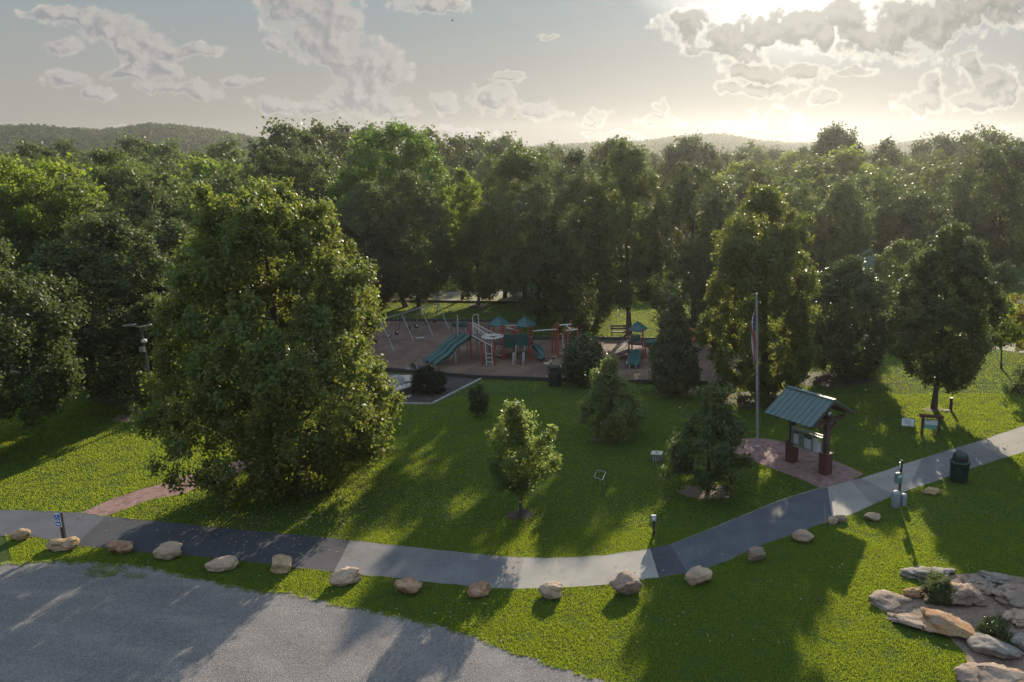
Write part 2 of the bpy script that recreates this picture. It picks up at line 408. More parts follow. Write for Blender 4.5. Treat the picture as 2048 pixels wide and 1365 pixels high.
def rockmat(name, c1, c2, c3, dark=.6):
    m, t, b, _ = mat(name); p = opos(t); oi = t.new('ShaderNodeObjectInfo')
    off = t.vec('ADD', p, (0, 0, 0)); t.l.new(oi.outputs['Location'], off.node.inputs[1])
    n1 = t.noise(off, 2.2, 6, .62, dist=.6); n2 = t.noise(off, 9, 6, .75); n3 = t.noise(off, 1.1, 3, .5)
    c = t.mix(t.sstep(n1, .38, .62), c4(c1), c4(c2)); c = t.mix(t.sstep(n3, .5, .68), c, c4(c3))
    c = t.mix(t.math('MULTIPLY', t.sstep(n2, .48, .68), dark), c, c4(tuple(x*.4 for x in c1)))
    t.l.new(c, b.inputs['Base Color']); b.inputs['Roughness'].default_value = .9
    bump(t, b, t.math('ADD', n2, n1), .9, .05); return m
ROCK_T = rockmat('rock_tan', (0.352, 0.226, 0.126), (0.419, 0.297, 0.188), (0.335, 0.239, 0.114))
ROCK_P = rockmat('rock_pale', (0.385, 0.274, 0.194), (0.452, 0.332, 0.234), (0.335, 0.232, 0.165), .45)
ROCK_R = rockmat('rock_rusty', (0.302, 0.155, 0.092), (0.402, 0.267, 0.171), (0.352, 0.190, 0.098), .7)
ROCK_G = rockmat('rock_grey', (0.199, 0.177, 0.157), (0.290, 0.247, 0.204), (0.141, 0.128, 0.118), .7)
ROCK_B = rockmat('rock_brown_grey', (0.273, 0.188, 0.138), (0.332, 0.255, 0.197), (0.216, 0.166, 0.131), .7)
ROCK_O = rockmat('rock_orange', (0.335, 0.176, 0.074), (0.302, 0.218, 0.155), (0.368, 0.211, 0.098), .6)

RED = simple('red_paint', (.36, .045, .035), (.28, .04, .03), 3, .5)
WHITE = simple('cream_paint', (.62, .57, .52), (.5, .46, .42), 3, .5)
TAN = simple('tan_paint', (.38, .27, .20), (.30, .21, .16), 3, .5)
GREENP = simple('green_plastic', (.018, .070, .060), (.024, .085, .075), 2, .38, spec=.5, bmp=.05)
SLIDEG = simple('slide_green_plastic', (.020, .075, .066), (.026, .09, .08), 2, .35, spec=.5, bmp=.03)
DECKM = simple('deck_coating', (.06, .035, .03), (.09, .05, .045), 3, .7)
GALV = simple('galvanised_steel', (.30, .30, .30), (.22, .22, .225), 8, .5, .5)
BLACKP = simple('black_rubber', (.012, .012, .013), (.02, .02, .022), 3, .6)
ORANGE = simple('orange_plastic', (.55, .12, .03), (.45, .09, .02), 3, .45)
CANG = simple('can_green', (.010, .020, .018), (.014, .028, .024), 4, .45, spec=.45)
KROOF = None
m, t, b, _ = mat('roof_green_metal'); p = opos(t)
n = t.noise(p, 3, 5, .6)
t.l.new(t.mix(t.sstep(n, .3, .7), (.085, .125, .125, 1), (.10, .145, .14, 1)), b.inputs['Base Color'])
b.inputs['Roughness'].default_value = .6; b.inputs['Specular IOR Level'].default_value = .25; ROOFG = m
PROOF = simple('playground_roof', (.022, .085, .085), (.03, .10, .10), 3, .45, spec=.4)
KWOOD = simple('stained_timber', (.055, .035, .028), (.085, .05, .04), 6, .75)
KBASE = simple('red_brown_pillar', (.105, .036, .030), (.075, .026, .022), 5, .7)
ALU = simple('aluminium', (.55, .55, .52), (.45, .45, .43), 5, .35, .7)
BOARDG = simple('board_backing', (.19, .21, .20), (.15, .17, .165), 3, .6)
PAPER = simple('paper_white', (.62, .62, .64), (.55, .55, .58), 2, .7, bmp=0)
PAPERD = simple('paper_dark', (.05, .08, .10), (.09, .10, .10), 9, .6, bmp=0)
PAPERY = simple('paper_yellow', (.60, .58, .05), (.5, .5, .05), 2, .6, bmp=0)
INK = simple('print_grey', (.10, .11, .12), (.16, .17, .18), 4, .6, bmp=0)
SIGNT = simple('sign_teal_green', (.12, .34, .27), (.16, .38, .30), 3, .5, bmp=0)
SIGNP = simple('sign_pale', (.50, .56, .55), (.58, .62, .60), 3, .5, bmp=0)
BLUE = simple('sign_blue', (.03, .10, .40), (.035, .11, .43), 2, .4, bmp=0)
SWHITE = simple('sign_white', (.75, .77, .8), (.7, .72, .75), 2, .4, bmp=0)
DPOST = simple('dark_post', (.030, .028, .030), (.045, .04, .04), 8, .7)
POLE = simple('flagpole_metal', (.42, .42, .43), (.34, .34, .35), 6, .4, .4)
GREYBIN = simple('grey_plastic', (.24, .27, .28), (.18, .21, .22), 5, .5)
FRED = simple('flag_red', (.42, .05, .06), (.36, .045, .05), 3, .8, bmp=0)
FWHT = simple('flag_white', (.6, .58, .56), (.52, .5, .5), 3, .8, bmp=0)
FBLU = simple('flag_blue', (.05, .06, .17), (.06, .07, .2), 3, .8, bmp=0)
SKIN = simple('dark_fabric', (.02, .022, .03), (.03, .03, .04), 3, .8)
CRETE2 = simple('pale_block', (.50, .44, .34), (.42, .37, .29), 5, .85)

# ------------------------------------------------------------------ ground and setting
def interp(pts):
    xs = [p[0] for p in pts]; ys = [p[1] for p in pts]
    return lambda x: float(np.interp(x, xs, ys))
def sheet(name, polypx, z, m, kind='structure', world=False):
    P = [(U(*p)[:2] if not world else p) for p in polypx]
    from mathutils.geometry import tessellate_polygon
    tris = tessellate_polygon([[Vector((p[0], p[1], 0)) for p in P]])
    fs = []
    for a, b_, c_ in tris:
        A, B, C_ = P[a], P[b_], P[c_]
        cr = (B[0]-A[0])*(C_[1]-A[1]) - (B[1]-A[1])*(C_[0]-A[0])
        fs.append((a, b_, c_) if cr > 0 else (a, c_, b_))
    me = bpy.data.meshes.new(name); me.from_pydata([(p[0], p[1], z) for p in P], [], fs); me.update()
    return mk(name, me, m, None, kind)
def wob(pts, amp=2.0, step=14, seed=0):
    """ragged edge: subdivide a pixel polyline and jitter it"""
    r = random.Random(seed); out = []
    for (a, b_) in zip(pts[:-1], pts[1:]):
        n = max(1, int(math.hypot(b_[0]-a[0], b_[1]-a[1]) / step))
        for i in range(n):
            f = i / n; out.append((a[0]+(b_[0]-a[0])*f, a[1]+(b_[1]-a[1])*f + (r.random()-.5)*2*amp))
    out.append(pts[-1]); return out

# rolling ground sheet, flat near, subdivided far
me = bpy.data.meshes.new('ground')
me.from_pydata([(-1200, -80, 0), (1200, -80, 0), (1200, 1010, 0), (-1200, 1010, 0)], [], [(0, 1, 2, 3)]); mk('ground', me, LAWN, None, 'structure')

up = [(-90,1017),(0,1020),(100,1023),(160,1026),(213,1033),(330,1045),(500,1062),(650,1075),(800,1092),(900,1103),(1000,1113),(1100,1117),(1200,1112),(1300,1098),(1345,1088),(1420,1060),(1500,1027),(1560,1002),(1640,978),(1700,962),(1745,950),(1850,915),(1950,885),(2048,852),(2140,820)]
lo = [(-90,1066),(0,1072),(75,1076),(150,1092),(250,1103),(350,1110),(450,1120),(560,1133),(690,1148),(800,1158),(900,1170),(1010,1179),(1100,1177),(1200,1172),(1290,1160),(1400,1143),(1450,1125),(1530,1088),(1600,1065),(1660,1042),(1700,1030),(1790,990),(1860,968),(1950,935),(2048,905),(2140,880)]
upf, lof = interp(up), interp(lo)
secs = [(-90,-90,3),(213,148,0),(700,668,1),(1023,1003,4),(1050,1030,2),(1300,1318,0),(1340,1375,3),(1655,1665,2),(1700,1745,4),(1722,1790,2),(1845,1815,1),(1925,1985,4),(1950,2010,2),(2140,2140,None)]  # leftmost section given the darker asphalt to paint in tree shade
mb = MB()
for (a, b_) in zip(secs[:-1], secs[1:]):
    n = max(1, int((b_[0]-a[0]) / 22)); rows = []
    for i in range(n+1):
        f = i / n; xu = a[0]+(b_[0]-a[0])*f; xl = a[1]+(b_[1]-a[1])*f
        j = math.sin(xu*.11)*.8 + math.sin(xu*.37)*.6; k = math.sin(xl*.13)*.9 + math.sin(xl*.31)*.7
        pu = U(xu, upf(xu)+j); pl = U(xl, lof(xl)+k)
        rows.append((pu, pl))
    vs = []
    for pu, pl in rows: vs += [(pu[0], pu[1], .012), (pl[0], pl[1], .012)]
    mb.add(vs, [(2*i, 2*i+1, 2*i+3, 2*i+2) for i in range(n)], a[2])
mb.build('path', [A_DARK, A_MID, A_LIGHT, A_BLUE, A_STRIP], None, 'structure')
# thin pale crumbling edge along the patched stretch
sheet('path_edge', [(1348,1086),(1420,1058),(1500,1025),(1560,1000),(1640,976),(1660,970),(1660,973),(1560,1004),(1500,1030),(1420,1063),(1350,1091)], .008, A_LIGHT)

PATHPOLY = [(x, y-3) for x, y in up] + [(x, y+3) for x, y in lo[::-1]]
walk = wob([(160,1027),(230,996),(330,966),(372,952),(480,922),(560,885),(640,850),(720,812),(770,790)], 1, 20, 3)
walk2 = wob([(213,1033),(300,1001),(370,986),(440,957),(540,925),(620,888),(700,850),(760,820),(800,802)], 1, 20, 4)
WALKPOLY = walk + walk2[::-1]
sheet('brick_path', WALKPOLY, .008, BRICK2)
PLAZA = [(1455,895),(1458,887),(1470,881),(1490,878),(1515,877),(1545,880),(1575,887),(1605,898),(1650,915),(1700,935),(1728,949),(1700,963),(1642,979),(1615,965),(1590,955),(1545,938),(1500,920),(1470,907)]
sheet('brick_plaza', PLAZA, .016, BRICK)
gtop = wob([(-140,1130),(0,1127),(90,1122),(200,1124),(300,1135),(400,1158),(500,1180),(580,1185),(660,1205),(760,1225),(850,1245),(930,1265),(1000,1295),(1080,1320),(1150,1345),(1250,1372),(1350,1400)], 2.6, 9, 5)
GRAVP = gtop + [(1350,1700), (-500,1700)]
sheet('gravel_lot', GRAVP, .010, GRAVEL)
PLAYP = [(640,652),(753,643),(850,643),(1030,645),(1042,678),(1250,679),(1430,684),(1560,692),(1560,776),(1420,769),(1110,762),(960,757),(820,746),(780,742),(600,735)]
sheet('playground_surface', PLAYP, .010, MULCH)
PADP = [(700,752),(780,747),(822,749),(960,758),(863,809),(700,806)]
sheet('picnic_bed', PADP, .014, MULCH2)
sheet('concrete_pad', [(700,752),(800,750),(824,752),(800,784),(785,800),(700,800)], .020, simple('pad_concrete', (.20,.175,.165), (.15,.135,.13), 2, .9))
ROADP = [(560,586),(1000,584),(1160,584),(1160,605),(1040,606),(840,603),(560,602)]
sheet('far_road', ROADP, .010, ROAD)
sheet('far_road_right', [(1600,660),(1760,672),(1930,676),(1990,682),(2060,690),(2200,704),(2200,722),(2060,709),(1975,696),(1900,690),(1760,684),(1600,672)], .010, A_LIGHT)
sheet('upper_path_right', [(1900,620),(1960,608),(2060,598),(2160,590),(2160,598),(2060,607),(1970,617),(1900,630)], .010, A_LIGHT)
sheet('left_lot', [(-200,735),(40,728),(70,740),(50,752),(-200,775)], .010, ROAD)
def blobpoly(cx, cy, rx, ry, n=18, seed=1):
    r = random.Random(seed); return [(cx + math.cos(2*math.pi*i/n)*rx*(.8+.4*r.random()), cy + math.sin(2*math.pi*i/n)*ry*(.8+.4*r.random())) for i in range(n)]
for i, (cx, cy_, rx, ry, mm) in enumerate([(1042,1030,28,10,MULCH2),(1412,984,52,17,DIRT),(255,838,30,8,DIRT),(590,975,60,20,MULCH2),(1222,878,40,9,DIRT),(1352,786,42,9,DIRT),(1665,760,78,16,MULCH2),(1530,800,90,20,MULCH2),(228,798,60,12,MULCH2),(1867,820,22,5,DIRT),(958,612,22,4,MULCH2)]):
    sheet('mulch_ring' if mm is not LAWN else 'grass_patch', blobpoly(cx, cy_, rx, ry, 18, i), .017 + .0007*i, mm)
ROCKBED = [(1800,1192),(1850,1168),(1905,1150),(1980,1145),(2060,1158),(2130,1200),(2160,1500),(1960,1500),(1940,1390),(1932,1310),(1895,1272),(1850,1256),(1790,1236)]
sheet('dirt_bed', ROCKBED, .013, DIRT)

# timber edging of the playground
def board(px, name, label, hgt=.26, th=.10, m=TIMBER):
    P = [U(*p) for p in px]; c = sum(P) / len(P)
    o = MB()
    for a, b_ in zip(P[:-1], P[1:]):
        o.bar(a + np.array([0, 0, hgt/2]), b_ + np.array([0, 0, hgt/2]), th, hgt)
    return root_only(o, name, m, (c[0], c[1], 0), label, 'border')
board([(600,736),(780,743),(820,746.5),(960,758),(1110,763),(1420,770),(1560,777)], 'timber_border', 'long dark timber board edging the mulch playground along the lawn')
board([(600,653),(753,643),(850,643),(1030,645)], 'timber_border', 'dark timber edge behind the swings at the back of the mulch', .22)
board([(1042,680),(1250,681),(1430,686),(1560,694)], 'timber_border', 'dark timber edge behind the climbing posts and small slide tower', .28)
board([(700,807),(863,810),(962,759)], 'concrete_border', 'pale concrete edging around the dark picnic bed', .10, .14, CONC)
board([(560,603),(840,604),(1040,607),(1160,606)], 'road_kerb', 'dark kerb between the far grey road and the sunlit lawn', .18, .15)

# ------------------------------------------------------------------ foliage generator
PROF = dict(
 maple=[(0,.45),(.08,.78),(.16,.95),(.28,1),(.45,.95),(.62,.90),(.76,.82),(.87,.72),(.95,.55),(1,.30)],
 round=[(0,.35),(.12,.72),(.3,.97),(.5,1),(.7,.9),(.85,.68),(.95,.42),(1,.15)],
 oval=[(0,.4),(.1,.75),(.25,.97),(.4,1),(.6,.88),(.78,.65),(.92,.36),(1,.1)],
 pyramid=[(0,.6),(.08,.92),(.2,1),(.4,.83),(.6,.6),(.8,.36),(.93,.18),(1,.05)],
 column=[(0,.55),(.1,.85),(.3,1),(.6,.92),(.8,.72),(.93,.42),(1,.12)],
 egg=[(0,.3),(.08,.66),(.2,.92),(.34,1),(.5,.97),(.66,.84),(.8,.62),(.92,.36),(1,.1)],
 broad=[(0,.5),(.15,.9),(.35,1),(.55,.95),(.75,.78),(.9,.5),(1,.2)],
)
def leaves_mesh(name, pts, nrm, size, mats, seed=0, aspect=.62):
    """one small folded leaf quad per point"""
    r = np.random.default_rng(seed); n = len(pts)
    a = r.normal(size=(n, 3)); a -= (a * nrm).sum(1)[:, None] * nrm; a /= np.linalg.norm(a, axis=1)[:, None] + 1e-9
    b_ = np.cross(nrm, a)
    s = size * (.65 + .7 * r.random(n))[:, None]
    v = np.empty((n, 4, 3))
    v[:, 0] = pts - a * s * .5; v[:, 2] = pts + a * s * .5
    v[:, 1] = pts + b_ * s * .5 * aspect + nrm * s * .08; v[:, 3] = pts - b_ * s * .5 * aspect + nrm * s * .08
    me = bpy.data.meshes.new(name)
    me.vertices.add(n * 4); me.vertices.foreach_set('co', v.reshape(-1).astype(np.float32))
    me.loops.add(n * 4); me.loops.foreach_set('vertex_index', np.arange(n * 4, dtype=np.int32))
    me.polygons.add(n); me.polygons.foreach_set('loop_start', np.arange(0, n * 4, 4, dtype=np.int32))
    me.polygons.foreach_set('loop_total', np.full(n, 4, dtype=np.int32))
    me.update(calc_edges=True)
    return me
def crown_points(W, Hc, prof, nleaf, seed, clump=.17, lobes=.22, shoots=.25, top_shift=(0, 0), fill=.6, gap=0.0, spray=6, leaf=.2):
    r = np.random.default_rng(seed); pr = PROF[prof] if isinstance(prof, str) else prof
    ts = np.array([p[0] for p in pr]); rs = np.array([p[1] for p in pr])
    R = W / 2; clump = clump * .62
    K = int(np.clip(.9 / clump ** 2 * 3.0 * (Hc / W) ** .6, 60, 1500))
    tt = np.linspace(0, 1, 200); wt = np.interp(tt, ts, rs) + .12; wt /= wt.sum()
    t = r.choice(tt, size=K, p=wt) + r.normal(size=K) * .01
    th = r.random(K) * 2 * math.pi
    ph = r.random(8) * 6.28
    lob = 1 + lobes * (np.sin(3*th + ph[0] + 5*t) * .4 + np.sin(5*th + ph[1] - 9*t) * .35 + np.sin(2*th + 13*t + ph[2]) * .35 + np.sin(9*th + 21*t + ph[3]) * .25 + np.sin(7*th - 31*t + ph[4]) * .2)
    cr = R * clump * np.exp(r.normal(size=K) * .38)
    rad = np.maximum(np.interp(t, ts, rs) * R * lob - cr * .5, R * .04) * np.where(r.random(K) < fill, .9 + .12 * r.random(K), np.sqrt(r.random(K)) * .9)
    cz = t * Hc; cz = np.clip(cz, cr * .3, Hc - cr * .4) + r.normal(size=K) * cr * .2
    cx = rad * np.cos(th) + top_shift[0] * t; cy_ = rad * np.sin(th) + top_shift[1] * t
    el = .75 + .7 * r.random(K)
    sz = np.stack([cr, cr, cr * el], 1)
    ns = int(K * shoots)
    if ns:
        idx = r.integers(0, K, ns); o = np.stack([np.cos(th[idx]), np.sin(th[idx]), .6 + r.random(ns)], 1); o /= np.linalg.norm(o, axis=1)[:, None]
        c2 = np.stack([cx[idx], cy_[idx], cz[idx]], 1) + o * cr[idx][:, None] * (.8 + .8 * r.random(ns))[:, None]
        c2[:, 2] = np.minimum(c2[:, 2], Hc * 1.03)
        cen = np.vstack([np.stack([cx, cy_, cz], 1), c2]); sz = np.vstack([sz, np.stack([cr[idx]*.34, cr[idx]*.34, cr[idx]*.62], 1)])
    else: cen = np.stack([cx, cy_, cz], 1)
    if gap:
        keep = r.random(len(cen)) > gap; cen = cen[keep]; sz = sz[keep]
    vol = sz[:, 0] ** 2; vol /= vol.sum()
    nsp = max(1, nleaf // spray)
    k = r.choice(len(cen), size=nsp, p=vol)
    d = r.normal(size=(nsp, 3)); d /= np.linalg.norm(d, axis=1)[:, None]
    ax = np.array([0, 0, .35]); out = cen[k] - np.array([0, 0, Hc * .4]); out /= np.linalg.norm(out, axis=1)[:, None] + 1e-6
    d = d + out * .45 + ax * .4; d /= np.linalg.norm(d, axis=1)[:, None]
    rr = (.35 + .75 * r.random(nsp) ** .7) * (1 + .22 * r.normal(size=nsp))
    sp = cen[k] + d * sz[k] * rr[:, None]
    base = np.repeat(sp, spray, 0); dd_ = np.repeat(d, spray, 0); oo = np.repeat(out, spray, 0); n = len(base)
    along = (r.random(n) - .5) * 2.0 * leaf
    p = base + dd_ * along[:, None] + r.normal(size=(n, 3)) * leaf * .55
    nr = dd_ * .55 + oo * .2 + r.normal(size=(n, 3)) * .65 + np.array([0, 0, .15]); nr /= np.linalg.norm(nr, axis=1)[:, None]
    return p, nr, cen
def trunk_mb(H_, base_r, crown_z, cen, seed, nl=9, lean=(0, 0)):
    r = np.random.default_rng(seed); m = MB(); top = H_ * .86
    pts = []; rad = []
    for i in range(8):
        f = i / 7; pts.append((lean[0]*f + r.normal()*.03*H_*.15*f, lean[1]*f + r.normal()*.03*H_*.15*f, -.1 + (top+.1)*f)); rad.append(base_r * ((1-f)**.8 * .86 + .1) * (1.35 if i == 0 else 1))
    m.tube(pts, rad, 9)
    idx = r.choice(len(cen), size=min(nl, len(cen)), replace=False)
    for j in idx:
        c = cen[j]; z0 = max(crown_z * .85, min(c[2] - .35 * math.hypot(c[0], c[1]) - .3, top * .92)); f = z0 / top
        p0 = np.array([lean[0]*f, lean[1]*f, z0]); mid = (p0 + c) / 2 + np.array([0, 0, .12 * np.linalg.norm(c-p0)]) * (-1)
        br = base_r * .38 * (1 - .6 * f)
        m.tube([p0, mid, c], [br, br*.6, br*.2], 6)
    return m
def make_tree(name, label, loc, Ht, W, zb, prof, nleaf, leaf, lm, seed, group=None, tr=None, cat='tree', lean=(0, 0), clump=.17, limbs=9, **kw):
    root = thing(name, label, cat, loc, group)
    Hc = Ht - zb
    p, nr, cen = crown_points(W, Hc, prof, nleaf, seed, clump=clump, leaf=leaf, **kw)
    off = np.array([lean[0], lean[1], zb]); p = p + off; cen = cen + off
    me = leaves_mesh('crown', p, nr, leaf, lm, seed + 1)
    mk('crown', me, lm, root)
    m = trunk_mb(Ht, tr or max(.06, Ht * .018), zb, cen, seed + 2, limbs, lean)
    me2 = bpy.data.meshes.new('trunk'); me2.from_pydata([tuple(v) for v in m.v], [], m.f); me2.polygons.foreach_set('use_smooth', m.sm); me2.update()
    mk('trunk', me2, BARK, root)
    return root
def ptree(name, label, base, top, L, R, bot, prof, nleaf, leaf, lm, seed, group=None, dens_=1, cat='tree', **kw):
    """tree measured off the photograph: foot, top, side and underside pixels give true metres"""
    G = U(*base); mx = (L + R) / 2; my = (top + bot) / 2
    pc = PY(mx, my, G[1]); dist = np.linalg.norm(pc - C0) ; sc_ = F / ((pc - C0) @ fw)
    W = .95 * (R - L) / sc_; Ht = PY(mx, top, G[1])[2]
    zb = max(.25, PY(mx, bot, G[1] - W * .3)[2])
    lean = (pc[0] - G[0], 0)
    return make_tree(name, label, (G[0], G[1], 0), Ht, W, zb, prof, nleaf, leaf, lm, seed, group, cat=cat, lean=lean, **kw)

#     foreground and lawn trees
ptree('maple_tree', 'huge dense maple with leaves down to the grass beside the brick walk', (592,972), 388, 328, 778, 996, [(0,.5),(.07,.74),(.14,.9),(.22,1),(.38,.95),(.52,.88),(.66,.78),(.8,.66),(.91,.50),(1,.26)], 210000, .16, L_MAPLE, 21, clump=.125, shoots=1.0, lobes=.24, fill=.66, tr=.28, limbs=16)
ptree('young_maple_tree', 'young yellow-green maple standing alone in the sunlit middle of the lawn', (1042,1032), 812, 972, 1106, 985, [(0,.35),(.1,.75),(.25,.95),(.42,1),(.58,.85),(.72,.55),(.86,.42),(.95,.25),(1,.12)], 17000, .12, L_YOUNG, 35, clump=.27, lobes=.42, shoots=.6, tr=.075, limbs=14, gap=.12)
ptree('small_tree', 'pale pyramid tree with sunlit left side and top in the middle of the lawn', (1222,872), 715, 1160, 1286, 880, 'pyramid', 26000, .13, L_PALE_SUN, 42, clump=.22, lobes=.3, shoots=.6, tr=.07)
ptree('magnolia_tree', 'dark round magnolia at the playground edge beside the green trash can', (1167,770), 678, 1127, 1207, 776, 'round', 18000, .16, L_GLOSSY, 44, clump=.2, tr=.07)
ptree('magnolia_tree', 'dark cone shaped magnolia in front of the small slide tower', (1352,786), 600, 1300, 1398, 790, [(0,.6),(.1,.95),(.25,1),(.45,.85),(.65,.62),(.82,.42),(.94,.26),(1,.1)], 32000, .15, L_GLOSSY, 45, clump=.18, tr=.09)
ptree('sapling', 'tiny dark upright sapling alone on the lawn below the playground', (957,832), 768, 938, 977, 826, 'oval', 6000, .10, L_DARK, 46, clump=.25, tr=.035)
ptree('pine_tree', 'bushy dark pine with brown needle ring below the flagpole', (1416,985), 782, 1345, 1495, 972, [(0,.6),(.06,.95),(.2,1),(.38,.88),(.52,.7),(.68,.5),(.84,.28),(.95,.14),(1,.06)], 24000, .13, L_DARK, 47, clump=.27, lobes=.6, shoots=1.2, tr=.10, gap=.34, fill=.75)
ptree('sapling', 'thin shaded sapling in a dirt ring at left beside a white marker', (252,836), 768, 233, 277, 822, 'oval', 1500, .13, L_DARK, 48, clump=.35, gap=.3, tr=.03, lobes=.6)
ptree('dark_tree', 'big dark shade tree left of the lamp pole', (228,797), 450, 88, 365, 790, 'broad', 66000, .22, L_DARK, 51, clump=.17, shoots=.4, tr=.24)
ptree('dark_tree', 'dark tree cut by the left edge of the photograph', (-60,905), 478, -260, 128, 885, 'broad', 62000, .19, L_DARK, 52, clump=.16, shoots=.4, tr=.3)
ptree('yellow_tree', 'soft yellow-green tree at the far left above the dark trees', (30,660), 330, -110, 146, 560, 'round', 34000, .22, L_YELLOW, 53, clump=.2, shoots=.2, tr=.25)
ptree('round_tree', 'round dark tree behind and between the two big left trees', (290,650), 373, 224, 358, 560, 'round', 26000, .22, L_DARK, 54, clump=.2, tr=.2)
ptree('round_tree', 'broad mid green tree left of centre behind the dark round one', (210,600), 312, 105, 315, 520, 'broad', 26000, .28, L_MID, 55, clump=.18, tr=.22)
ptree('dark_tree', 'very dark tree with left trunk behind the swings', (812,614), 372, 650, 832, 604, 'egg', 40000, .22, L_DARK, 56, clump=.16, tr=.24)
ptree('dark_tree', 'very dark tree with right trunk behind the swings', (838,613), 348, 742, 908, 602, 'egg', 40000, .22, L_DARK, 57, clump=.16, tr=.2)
ptree('bright_tree', 'bright green rounded tree rising highest above the playground trees', (790,570), 256, 698, 892, 470, 'round', 40000, .30, L_BRIGHT, 58, clump=.19, lobes=.35, shoots=.4, tr=.26)
ptree('bright_tree', 'lower bright green tree just right of the huge maple top', (690,580), 348, 636, 752, 520, 'oval', 22000, .26, L_BRIGHT, 59, clump=.2, tr=.2)
ptree('willow_tree', 'slim yellow-green willow above the gap in the tree row', (925,600), 344, 884, 972, 520, 'column', 18000, .22, L_YELLOW, 60, clump=.22, tr=.16)
ptree('slender_tree', 'slender tree with bare trunk beside the far grey road', (958,612), 436, 900, 1012, 600, 'oval', 18000, .19, L_MID, 61, clump=.2, shoots=.5, tr=.13, gap=.1)
ptree('round_tree', 'big round pale-topped tree behind the centre of the tree row', (1050,610), 298, 962, 1142, 540, 'round', 38000, .26, L_MID, 62, clump=.17, tr=.26)
ptree('shade_tree', 'drooping shade tree right behind the two green roofed towers', (1077,650), 375, 985, 1176, 632, 'round', 40000, .19, L_DARK, 63, clump=.16, shoots=.4, tr=.2)
ptree('shade_tree', 'wide shade tree behind the red climbing posts', (1155,662), 345, 1085, 1246, 668, 'round', 46000, .20, L_DARK, 64, clump=.17, tr=.2)
ptree('shade_tree', 'tall shade tree with dark trunk behind the small slide tower', (1258,668), 288, 1178, 1326, 604, 'column', 42000, .22, L_MID, 65, clump=.17, tr=.22)
ptree('shade_tree', 'broad hazy shade tree between the small tower and the sunlit tree', (1388,664), 335, 1285, 1482, 662, 'broad', 46000, .21, L_DARK, 66, clump=.16, tr=.25)
for i, (bx, by, tp, l, r_, lb) in enumerate([(1155,598,312,1088,1220,'tall green tree standing behind the gap between the centre shade trees'),(1010,596,352,955,1075,'dark shading tree added half hidden right of the slender one'),(1120,622,372,1060,1180,'dark shading tree added in the gap behind the two roofed towers'),(1445,640,380,1390,1500,'dark shading tree added at the left shoulder of the tall sunlit tree'),(730,612,430,640,800,'dark tree beside the huge maple behind the swings')]):  # rear trees, most of them added as a hidden row to shade the lawn
    ptree('dark_tree', lb, (bx,by), tp, l, r_, by-14, 'broad', 22000, .24, L_DARK, 130+i, clump=.17, tr=.2)
ptree('tall_tree', 'tall broad sunlit tree behind the flagpole', (1530,798), 382, 1408, 1642, 802, [(0,.5),(.1,.82),(.25,1),(.5,.95),(.7,.8),(.85,.58),(.95,.36),(1,.18)], 105000, .17, L_MAPLE, 67, clump=.14, shoots=.5, tr=.26)
ptree('glossy_tree', 'glossy dark tree with glinting leaves behind the kiosk', (1692,752), 522, 1600, 1786, 758, 'oval', 60000, .17, L_GLOSSY, 68, clump=.15, shoots=.4, tr=.2)
ptree('dark_maple_tree', 'dark egg shaped maple on a clear trunk above the small park signs', (1868,818), 458, 1783, 1998, 778, 'egg', 75000, .17, L_DARK, 69, clump=.15, shoots=.35, tr=.17)
ptree('small_tree', 'small spreading tree below the half hidden pavilion roof', (1800,640), 488, 1745, 1862, 610, 'broad', 16000, .20, L_MID, 70, clump=.22, tr=.14)
ptree('young_tree', 'thin young tree with slim trunk near the right edge path', (2003,738), 598, 1965, 2036, 692, 'oval', 6500, .15, L_YELLOW, 71, clump=.28, gap=.3, lobes=.5, tr=.07)
ptree('turning_tree', 'small tree with leaves turning orange at the right edge', (2072,726), 590, 2010, 2150, 705, 'broad', 13000, .15, L_AUTUMN, 72, clump=.24, tr=.1)
ptree('leaning_tree', 'dark leafy branches reaching in from the right edge above the path', (2190,905), 750, 2022, 2350, 842, 'broad', 20000, .15, L_DARK, 73, clump=.16, shoots=.5, tr=.18)
ptree('small_tree', 'tiny round tree on the shaded field at far right', (2006,592), 530, 1984, 2028, 580, 'round', 6000, .2, L_MID, 74, clump=.3, tr=.08)
ptree('round_tree', 'round hazy tree behind the tall sunlit one, right of centre', (1685,590), 375, 1630, 1745, 560, 'round', 24000, .26, L_MID, 75, clump=.18, tr=.2)
ptree('round_tree', 'hazy wide tree above the glossy dark one', (1830,575), 395, 1755, 1905, 520, 'broad', 22000, .28, L_DARK, 76, clump=.18, tr=.2)
ptree('skyline_tree', 'large dark tree standing highest on the right skyline', (1660,470), 262, 1596, 1735, 420, 'round', 22000, .45, L_DARK, 77, clump=.19, lobes=.35, tr=.3)
ptree('skyline_tree', 'rounded hazy tree under the middle hill', (1388,500), 283, 1305, 1456, 450, 'round', 20000, .42, L_DARK, 78, clump=.19, tr=.3)
ptree('skyline_tree', 'pale topped tree left of the middle hill', (1235,510), 288, 1165, 1302, 440, 'round', 20000, .4, L_MID, 79, clump=.19, tr=.3)
ptree('round_tree', 'large hazy tree mass at the right edge of the woods', (1990,560), 300, 1890, 2110, 540, 'round', 36000, .32, L_DARK, 80, clump=.17, tr=.3)
ptree('round_tree', 'wide dark tree directly above the huge maple', (560,600), 305, 480, 650, 520, 'round', 26000, .28, L_DARK, 81, clump=.18, tr=.25)
ptree('dark_tree', 'dark tree between the big left tree and the huge maple', (340,715), 440, 262, 430, 705, 'broad', 36000, .22, L_DARK, 83, clump=.17, tr=.2)

